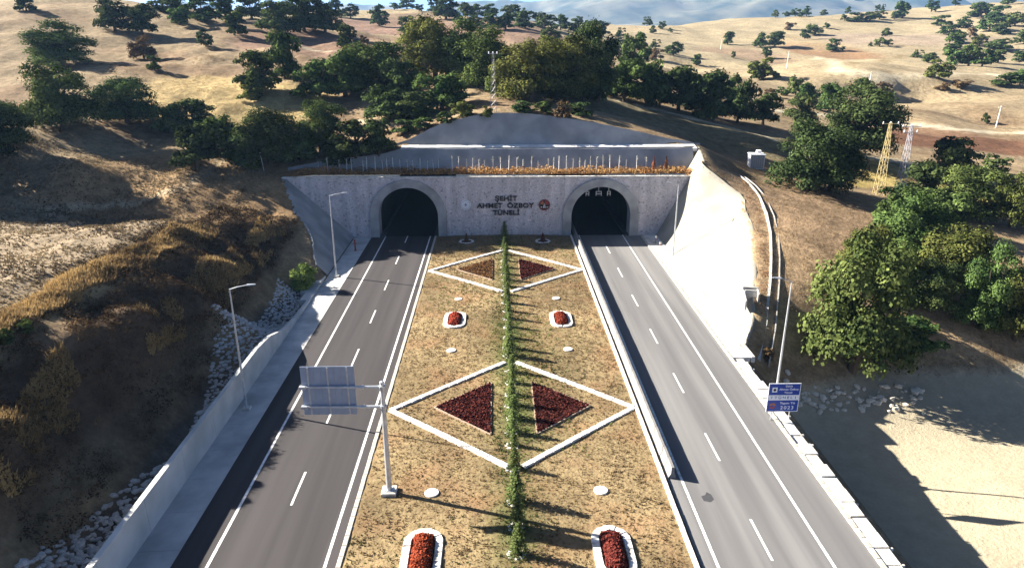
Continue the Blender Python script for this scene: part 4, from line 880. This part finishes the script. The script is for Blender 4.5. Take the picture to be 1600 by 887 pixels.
TREES = [  # (place phrase, group, [(centre px, base py, top py, width px, kind)])
 ('on the upper left hillside', 'trees on the upper left hillside', [(96,106,42,96,'g'),(180,50,1,50,'d'),(223,56,12,46,'d'),(42,19,-3,26,'d'),(281,40,10,34,'g'),(366,57,23,38,'g'),(242,112,90,18,'d'),(322,75,50,20,'d')]),
 ('below the left hill crest', 'trees lower on the left hillside', [(100,203,103,100,'g'),(-52,262,140,110,'d'),(-75,318,190,120,'g'),(199,194,124,88,'d'),(6,238,160,86,'d'),(264,210,163,42,'g'),(303,205,157,56,'d')]),
 ('in the dark row along the left skyline', 'trees along the left skyline', [(268,22,-6,56,'d'),(318,36,-2,42,'d'),(352,28,-4,36,'d'),(394,33,-4,44,'d'),(437,56,6,62,'d'),(476,50,-4,52,'d'),(508,52,8,50,'d'),(548,30,10,24,'d'),(524,28,2,24,'d')]),
 ('on the slope above the lower left thicket', 'loose trees on the left slope', [(405,146,84,64,'g'),(445,126,52,50,'g'),(392,158,134,34,'y')]),
 ('in the clump on the slope left of the mast', 'clump left of the mast', [(497,158,98,62,'g'),(540,153,78,72,'g'),(597,150,70,86,'g'),(628,160,95,52,'d'),(560,130,72,44,'y')]),
 ('in the thicket above the left portal', 'thicket above the left portal', [(308,264,200,68,'d'),(348,240,180,66,'g'),(422,258,174,94,'d'),(386,262,205,50,'d'),(464,258,192,60,'d'),(502,240,158,70,'g'),(556,250,190,70,'d'),(592,246,188,52,'d'),(528,262,225,50,'d')]),
 ('in the grove between thicket and mast', 'grove between the thicket and the mast', [(607,192,135,66,'d'),(645,187,146,62,'d'),(690,172,112,72,'g'),(722,186,158,36,'y'),(662,186,158,44,'d'),(632,209,188,34,'d'),(664,203,184,30,'g'),(698,193,176,28,'d')]),
 ('in the big grove behind the mast', 'big grove behind the mast', [(680,128,30,86,'y'),(728,132,42,84,'g'),(768,142,55,80,'g'),(660,95,38,60,'g'),(830,160,66,100,'y'),(884,162,58,96,'y'),(925,156,42,74,'d'),(792,152,92,62,'g'),(855,148,60,70,'y'),(912,164,90,74,'d'),(815,176,158,34,'d'),(848,178,160,30,'g'),(905,182,162,34,'d')]),
 ('in the dark row right of the big grove', 'dark row right of the big grove', [(974,160,98,62,'g'),(1010,165,92,60,'g'),(1060,174,106,64,'d'),(1114,190,112,58,'d'),(1152,193,118,48,'d'),(1192,196,148,46,'d'),(985,118,52,34,'g'),(1086,176,120,40,'d'),(1030,168,115,40,'g')]),
 ('in the dark clump behind the white cabin', 'clump behind the white cabin', [(1268,296,186,112,'d'),(1336,252,135,108,'d'),(1250,192,150,46,'d'),(1296,302,215,84,'d'),(1297,176,130,40,'g'),(1262,160,132,30,'g')]),
 ('in the wood right of the pylons', 'wood right of the pylons', [(1478,286,218,72,'d'),(1438,318,252,72,'d'),(1503,340,258,92,'g'),(1420,405,306,98,'g'),(1478,446,340,100,'y'),(1552,274,243,38,'d'),(1460,365,290,70,'g'),(1392,350,290,56,'g'),(1452,490,405,66,'d'),(1392,478,400,60,'g'),(1520,450,372,60,'d')]),
 ('on the slope above the sand flat', 'trees above the sand flat', [(1330,578,356,138,'g'),(1430,545,498,66,'g'),(1532,518,384,68,'g'),(1584,534,404,70,'y'),(1555,520,430,56,'g'),(1578,356,268,64,'y'),(1345,440,346,80,'y'),(1405,560,505,50,'d')]),
 ('on the golden field left of the far pole', 'lone oaks on the golden field', [(1011,41,27,15,'d'),(1035,48,34,12,'d'),(1019,54,42,11,'d'),(1048,53,45,9,'d'),(1000,80,53,20,'g'),(1024,77,63,14,'d'),(1052,87,68,26,'d'),(1087,104,86,17,'d'),(1025,98,78,20,'b'),(1137,71,50,18,'d'),(970,60,45,14,'d'),(966,80,62,22,'d'),(1146,92,82,8,'d'),(1002,108,72,24,'g')]),
 ('in the middle of the right hillside', 'oaks in the middle of the right hillside', [(1210,74,50,30,'d'),(1188,76,54,22,'g'),(1235,49,36,15,'b'),(1257,62,46,20,'d'),(1272,56,38,24,'g'),(1291,46,37,10,'d'),(1302,82,63,23,'d'),(1317,81,74,9,'d'),(1383,58,45,16,'d'),(1374,74,59,17,'d'),(1388,73,62,12,'d'),(1360,74,67,7,'d'),(1196,92,74,18,'d')]),
 ('along the right skyline', 'trees along the right skyline', [(1212,28,17,12,'d'),(1228,28,19,10,'d'),(1243,24,12,16,'d'),(1261,21,6,15,'d'),(1252,29,19,10,'d'),(1287,18,9,12,'d'),(1325,12,0,10,'d'),(1372,14,4,8,'d'),(1381,9,-1,6,'d'),(1455,20,1,20,'d'),(1493,8,-4,14,'d'),(1575,8,-6,22,'d')]),
 ('on the upper right hillside', 'trees on the upper right hillside', [(1319,35,24,11,'g'),(1338,36,22,26,'d'),(1358,34,20,22,'g'),(1374,31,18,20,'d'),(1397,32,18,14,'d'),(1410,30,5,28,'g'),(1470,42,26,24,'d'),(1482,56,38,26,'d'),(1492,70,50,26,'g'),(1505,45,28,22,'d'),(1532,28,6,36,'g'),(1560,34,12,30,'d'),(1545,50,26,34,'d'),(1585,42,20,26,'g'),(1562,56,38,26,'d'),(1515,60,44,20,'b')]),
 ('along the right field hedge', 'trees along the right field hedge', [(1433,92,80,16,'d'),(1450,99,84,24,'d'),(1466,126,97,36,'y'),(1492,104,76,30,'g'),(1513,104,72,34,'g'),(1534,105,79,30,'g'),(1559,99,79,28,'g'),(1560,80,62,34,'g'),(1530,72,54,22,'y'),(1594,98,80,24,'d'),(1570,136,116,38,'g'),(1593,134,110,24,'g'),(1487,86,66,24,'g'),(1600,70,48,26,'d'),(1502,140,126,26,'b')]),
 ('beside the path below the right fields', 'bushes beside the right path', [(1192,126,92,42,'y'),(1178,112,98,18,'b'),(1243,150,120,26,'g'),(1264,156,132,28,'g'),(1200,152,138,18,'b'),(1220,150,136,20,'g'),(1290,156,134,30,'g'),(1380,150,132,20,'b'),(1540,195,176,14,'d'),(1345,150,126,26,'g'),(1470,148,134,18,'b')]),
 ('in the belt of trees behind the big grove', 'tree belt behind the big grove', [(730,22,2,24,'d'),(746,22,4,22,'d'),(766,22,3,28,'d'),(798,30,8,26,'d'),(816,28,10,18,'d'),(840,22,8,20,'d'),(742,44,27,22,'d'),(770,47,23,34,'d'),(790,48,24,28,'d'),(820,46,20,32,'d'),(850,46,24,30,'d'),(876,48,26,26,'d'),(898,52,32,26,'d'),(916,54,34,24,'d'),(936,57,35,28,'d'),(861,66,46,28,'d'),(905,34,22,14,'d')]),
 ('on the brown fields behind the left trees', 'oaks on the brown fields', [(593,43,12,30,'d'),(545,78,42,32,'g'),(635,55,30,28,'d'),(616,11,0,16,'d'),(636,14,-2,24,'d'),(697,32,0,42,'d'),(682,22,-4,24,'d'),(570,68,56,12,'b'),(655,20,8,14,'d')]),
]
ti = 0
for phrase, grp, lst in TREES:
    order = {id(t_): i for i, t_ in enumerate(sorted(lst, key=lambda q: q[0]))}
    kinds = {}
    for t_ in sorted(lst, key=lambda q: q[0]): kinds.setdefault(t_[4], []).append(id(t_))
    for t_ in lst:
        cx, by, ty, w, kd = t_; x, y, z = hit(cx, by - 1)
        zc = y * math.cos(PITCH) + (32 - z) * math.sin(PITCH); k = zc / F_PX
        H = (by - ty) * k * 1.07; W = w * k * 1.32
        lab = f'{NAMES[kd]} {phrase}, {ordinal(order[id(t_)])} from left'
        r = thing('shrub' if kd == 'b' else 'oak_tree', lab, 'shrub' if kd == 'b' else 'tree', (x, y, z - .1), R.uniform(0, 6.28), grp)
        r.scale = (W * R.uniform(.94, 1.06), W * R.uniform(.94, 1.06), H)
        px_sz = max(w, by - ty); lod = 0 if px_sz > 80 else 1 if px_sz > 42 else 2 if px_sz > 20 else 3
        link('crown', proto(kd, lod, ti % 5), r); link('trunk', TR[ti % 3], r); ti += 1
x, y, z = hit(474, 452)
r = thing('bush', 'bright green round bush beside the lamp and the left wall end', 'bush', (x, y, z - .3)); r.scale = (4.2, 4.2, 4.2); link('foliage', proto('l', 1, 1), r); link('trunk', TR[0], r)
for k, (px, py, s, kd, lab) in enumerate([(40,520,1.3,'g','green scrub bush at the left edge below the golden rim'),(5,535,1.4,'d','dark scrub bush cut by the left edge below the rim'),(225,93,6.5,'b','rounded brown dry shrub on the left hillside'),(445,255,3.4,'g','small green shrub left of the planting strip'),(397,262,3.6,'y','small pale green shrub under the thicket by the thin post'),(760,182,2.2,'y','small shrub on top of the upper concrete slope by the mast'),(880,184,3.4,'b','brown dry shrub at the right end of the upper slope'),(1200,560,1.4,'b','tuft of dry shrub at the drain mouth')]):
    x, y, z = hit(px, py); r = thing('shrub', lab, 'shrub', (x, y, z - .3)); r.scale = (s * 1.15, s * 1.15, s); link('foliage', proto(kd, 1 if k < 3 else 2, 1), r); link('trunk', TR[k % 3], r)

# ------------------------------------------------------------------ planting strip saplings and dry plants
sap_b = ramp_mat('sapling_bark', (.50,.49,.47), (.66,.65,.63), 6, .9); sap_leaf = leaf_mat('sapling_leaf', (.07,.08,.04), (.20,.20,.11), .3)
def sapling(seed):
    rng = random.Random(seed); b = MB(); lx, ly = rng.uniform(-.12,.12), rng.uniform(-.06,.06)
    b.tube([(0,0,-.2),(lx*.5,ly*.5,1.2),(lx,ly,2.5)], [.075,.06,.04], 5)
    q = MB(); P = []
    for k in range(7):
        z = rng.uniform(1.4, 2.4); a = rng.uniform(0, 6.28); f = z / 2.5; L_ = rng.uniform(.15,.32)
        e_ = (lx*f + L_*math.cos(a), ly*f + L_*math.sin(a), z + .28); q.tube([(lx*f,ly*f,z), e_], [.014,.006], 3, False)
        P += [[e_[0] + rng.uniform(-.1,.1), e_[1] + rng.uniform(-.1,.1), e_[2] + rng.uniform(-.2,.1)] for _ in range(5)]
    g = np.random.default_rng(seed); V, Fc, T = leaf_cloud(np.array(P), g.normal(size=(len(P), 3)), .06, g, g.random(len(P)))
    return b.mesh('stem', sap_b), q.mesh('twigs', sap_b), np_mesh('leaves', V, Fc, sap_leaf, tint=T)
SAP = [sapling(i) for i in range(8)]
xs_s = sorted([-31, -29.3, -27.5, -26.2, -25.3, -23.4, -22.9, -21.5, -20.2, -19.4, -18.4, -17.3, -16.1, -15.2, -14, -12.7, -11.8, -10.9, -8.6, -7.6, -6.2, -5.2, -4.1, -3.2, -1.8, -.5, .8, 2.2, 3.2, 4.6, 5.7, 7.4, 8.3, 9.2, 10.5, 11.6, 12.7, 13.6, 14.6, 15.5, 16.7, 17.9, 19.2, 20.6, 22.4, 23.8])
for i, x in enumerate(xs_s):
    y = 116.6 + R.uniform(-.5,.5); s = R.uniform(.8, 1.15)
    r = thing('sapling', f'thin bare sapling on the strip above the portals, {ordinal(i)} from the left', 'sapling', (x, y, ZT + .3), R.uniform(0, 6.28), 'saplings above the portals'); r.scale = (s, s, s)
    for nm, me in zip(('stem', 'twigs', 'leaves'), SAP[i % 8]): tag(link(nm, me, r), kind=None if nm == 'stem' else 'stuff')
orange_leaf = leaf_mat('dead_thuja', (.16,.06,.03), (.36,.16,.09), .2)
for k, x in enumerate((25.2, 27.3)):
    rng = np.random.default_rng(k); n = 420; h = rng.random(n); a = rng.uniform(0, 6.28, n); rr_ = .33 * np.sin(np.clip(h * 1.05 + .12, 0, 1) * np.pi) ** .6 * rng.uniform(.6, 1, n)
    V, Fc, T = leaf_cloud(np.c_[rr_ * np.cos(a), rr_ * np.sin(a), .1 + h * 2.5], np.c_[np.cos(a), np.sin(a), .4 + 0 * a] + rng.normal(size=(n, 3)) * .4, .10, rng, rng.random(n))
    r = thing('dead_thuja', 'upright dead orange-brown thuja at the strip\'s right end, ' + ('left' if k == 0 else 'right') + ' one', 'shrub', (x, 116.7, ZT + .3), 0, 'dead thujas'); link('foliage', np_mesh('foliage', V, Fc, orange_leaf, tint=T), r); MB().tube([(0,0,-.1),(0,0,2.3)], [.05,.015], 5).build('stem', bark, r)
n = 9000; rng = np.random.default_rng(5); sx_ = rng.uniform(-34, 30.5, n); sy_ = rng.uniform(114.7, 117.9, n)
P = np.c_[sx_, sy_, ZT + .35 + rng.random(n) ** 1.5 * .75 * (.5 + 1.2 * np.clip(fbm(sx_ / 1.5, sy_ / 1.5, 2, 71) + .4, 0, 1))]
V, Fc, T = leaf_cloud(P, rng.normal(size=(n, 3)) + [0, 0, .5], .16, rng, np.clip(.5 + .5 * fbm(sx_ / 2, sy_ / 2, 3, 72) + rng.normal(0, .2, n), 0, 1))
strip_leaf = leaf_mat('dry_strip_leaf', (.30,.14,.05), (.68,.46,.20), .3)
tag(link('dry_groundcover', np_mesh('dry_groundcover', V, Fc, strip_leaf, tint=T)), 'orange dry ground cover on the strip above the portals', 'ground cover', kind='stuff')

# ------------------------------------------------------------------ grass and brush
def blades(x, y, z, h, rng, tints, w=.05, per=3, lean=.5):
    n = len(x); X = np.repeat(x, per) + rng.normal(0, .06, n * per); Y = np.repeat(y, per) + rng.normal(0, .06, n * per); Z = np.repeat(z, per); Hh = np.repeat(h, per) * rng.uniform(.6, 1.2, n * per)
    a = rng.uniform(0, 6.28, n * per); dx, dy = np.cos(a) * w, np.sin(a) * w; l = rng.uniform(0, 6.28, n * per); lx, ly = np.cos(l) * lean * Hh, np.sin(l) * lean * Hh
    V = np.stack([np.c_[X - dx, Y - dy, Z - .03], np.c_[X + dx, Y + dy, Z - .03], np.c_[X + lx, Y + ly, Z + Hh]], 1).reshape(-1, 3)
    return V, np.arange(3 * n * per).reshape(-1, 3), np.repeat(np.repeat(tints, per), 3)
rng = np.random.default_rng(77); n = 26000
x = rng.uniform(-11.2, 10.9, n); y = rng.uniform(33, 113, n)
in_tri = np.zeros(n, bool)
for cy in (55.9, 95.4): in_tri |= (np.abs(x) > 1.9) & (np.abs(x) < 7.1) & (np.abs(y - cy) < 4.7 * (7.1 - np.abs(x)) / 5.15)
for cy in (76.6, 36.9): in_tri |= (np.abs(np.abs(x) - 6.3) < 1.35) & (np.abs(y - cy) < 2.55)
x, y = x[~in_tri], y[~in_tri]; gz2 = np.array([mz(a) for a in x])
grn = np.clip(.8 * np.exp(-(x / 1.3) ** 2) + .5 * np.exp(-((x - 1.5) / 3.0) ** 2) * ((y > 48) & (y < 78)), 0, 1)
grn = np.clip(grn + .5 * np.clip(fbm(x / 7, y / 9, 3, 87) - .12, 0, 1), 0, 1); isg = rng.random(len(x)) < grn * .8
dry_blade = leaf_mat('dry_blade', (.165,.118,.062), (.315,.235,.125), .4); green_blade = leaf_mat('green_blade', (.035,.06,.015), (.16,.20,.06), .3)
tt = np.clip(.5 + 1.0 * fbm(x / 5, y / 5, 4, 81) + rng.normal(0, .13, len(x)), 0, 1)
V, Fc, T = blades(x[~isg], y[~isg], gz2[~isg], rng.uniform(.05, .16, (~isg).sum()), rng, tt[~isg], .06, 3, .8)
tag(link('dry_grass', np_mesh('dry_grass', V, Fc, dry_blade, tint=T)), 'dry straw-coloured grass over the median', 'grass', kind='stuff')
V, Fc, T = blades(x[isg], y[isg], gz2[isg], rng.uniform(.08, .3, isg.sum()), rng, tt[isg], .06, 3, .8)
tag(link('green_grass', np_mesh('green_grass', V, Fc, green_blade, tint=T)), 'green grass along the conifer row', 'grass', kind='stuff')
# brush on the left bank
def brush(n, xr, yr, keep, size, mat, name, lab, seed, per=26):
    rng = np.random.default_rng(seed); x = rng.uniform(*xr, n); y = rng.uniform(*yr, n); z = ground(x, y); k = keep(x, y, z, rng); x, y, z = x[k], y[k], z[k]; n = len(x)
    s = rng.uniform(*size, n); d = rng.normal(size=(n, per, 3)); d[:, :, 2] = np.abs(d[:, :, 2]); d /= np.linalg.norm(d, axis=2)[:, :, None]; rad = rng.uniform(.35, 1, (n, per, 1))
    P = (np.c_[x, y, z - .1][:, None, :] + d * rad * s[:, None, None] * np.array([1, 1, .75])).reshape(-1, 3); Nn = d.reshape(-1, 3) + rng.normal(size=(n * per, 3)) * .6
    T = np.clip(np.repeat(.5 + .6 * fbm(x / 6, y / 6, 3, seed) + rng.normal(0, .15, n), per) + rng.normal(0, .12, n * per), 0, 1)
    V, Fc, T = leaf_cloud(P, Nn, np.repeat(s, per) * rng.uniform(.10, .2, n * per), rng, T, .45)
    tag(link(name, np_mesh(name, V, Fc, mat, tint=T)), lab, 'brush', kind='stuff')
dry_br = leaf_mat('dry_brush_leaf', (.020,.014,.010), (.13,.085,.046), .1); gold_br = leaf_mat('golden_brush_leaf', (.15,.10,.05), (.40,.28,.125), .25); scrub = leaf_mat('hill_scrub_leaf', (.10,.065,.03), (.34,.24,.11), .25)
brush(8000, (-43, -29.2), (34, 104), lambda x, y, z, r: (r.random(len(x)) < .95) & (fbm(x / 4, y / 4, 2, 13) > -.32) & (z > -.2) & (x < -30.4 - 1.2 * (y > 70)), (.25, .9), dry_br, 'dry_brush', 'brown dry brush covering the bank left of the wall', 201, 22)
rng = np.random.default_rng(202); n = 60000; x = rng.uniform(-44, -31, n); y = rng.uniform(38, 100, n); z = ground(x, y)
k = ((np.abs(x + 41 - .03 * (y - 60)) < 1.5 + .8 * vnoise(x / 2, y / 2, 5)) & (y < 92)) | ((np.abs(x + 34.2) < 1.8) & (fbm(x / 6, y / 6, 3, 7) > .0) & (rng.random(n) < .8))
x, y, z = x[k], y[k], z[k]
V, Fc, T = blades(x, y, z, rng.uniform(.2, .6, len(x)), rng, np.clip(.5 + .8 * fbm(x / 3, y / 3, 3, 82) + rng.normal(0, .18, len(x)), 0, 1), .07, 4, .5)
tag(link('golden_grass', np_mesh('golden_grass', V, Fc, gold_br, tint=T)), 'golden dry grass along the rim and bench of the left bank', 'grass', kind='stuff')
rng = np.random.default_rng(212); n = 42000; x = rng.uniform(-85, -39, n); y = rng.uniform(46, 118, n); z = ground(x, y)
k = (rng.random(n) < .35 + .9 * (fbm(x / 5, y / 3, 3, 91) + .2)) & (z > 6.5); x, y, z = x[k], y[k], z[k]
V, Fc, T = blades(x, y, z, rng.uniform(.08, .30, len(x)), rng, np.clip(.5 + .9 * fbm(x / 7, y / 5, 3, 83) + rng.normal(0, .2, len(x)), 0, 1), .09, 3, .9)
tag(link('field_stubble', np_mesh('field_stubble', V, Fc, leaf_mat('stubble_leaf', (.12,.085,.05), (.36,.28,.17), .25), tint=T)), 'short dry stubble on the field above the left bank', 'grass', kind='stuff')
brush(9000, (-95, -37), (92, 190), lambda x, y, z, r: (fbm(x / 14, y / 14, 3, 31) > -.08) & (r.random(len(x)) < .75), (.2, .65), scrub, 'hill_scrub', 'low dry scrub over the left hillside', 203, 12)
brush(7000, (29, 62), (71, 126), lambda x, y, z, r: (r.random(len(x)) < .8) & (z < natural(x, y) + .1) & (z > -5) & (x > 41 - 13.5 * np.clip((112 - y) / 45, 0, 1)), (.15, .55), scrub, 'slope_scrub', 'low dry scrub over the slope right of the drain', 204, 12)
brush(1300, (28.5, 39.5), (74, 113), lambda x, y, z, r: np.abs(x - np.interp(y, [72, 76, 82, 90, 99, 108, 113], [28.2, 29.6, 32.4, 34.9, 36.9, 38.9, 39.2])) < .75, (.25, .65), leaf_mat('rust_brush_leaf', (.12,.06,.03), (.40,.23,.12), .25), 'rim_brush', 'rusty dry brush along the top of the bright cutting', 205, 20)

# ------------------------------------------------------------------ haze
hz = bpy.data.materials.new('air'); hz.use_nodes = True; N = hz.node_tree.nodes; L = hz.node_tree.links; N.clear()
pvn = N.new('ShaderNodeVolumePrincipled'); pvn.inputs['Color'].default_value = (.32,.58,1.0,1); pvn.inputs['Density'].default_value = 0.75e-4; pvn.inputs['Anisotropy'].default_value = .2
o_ = N.new('ShaderNodeOutputMaterial'); L.new(pvn.outputs[0], o_.inputs['Volume'])
HZ = MB().box(-9500, 9500, -400, 9700, -120, 460).build('haze', hz); tag(HZ, 'thin blue haze in the air', kind='stuff')
print('TREES', ti, 'OBJ', len(bpy.data.objects))
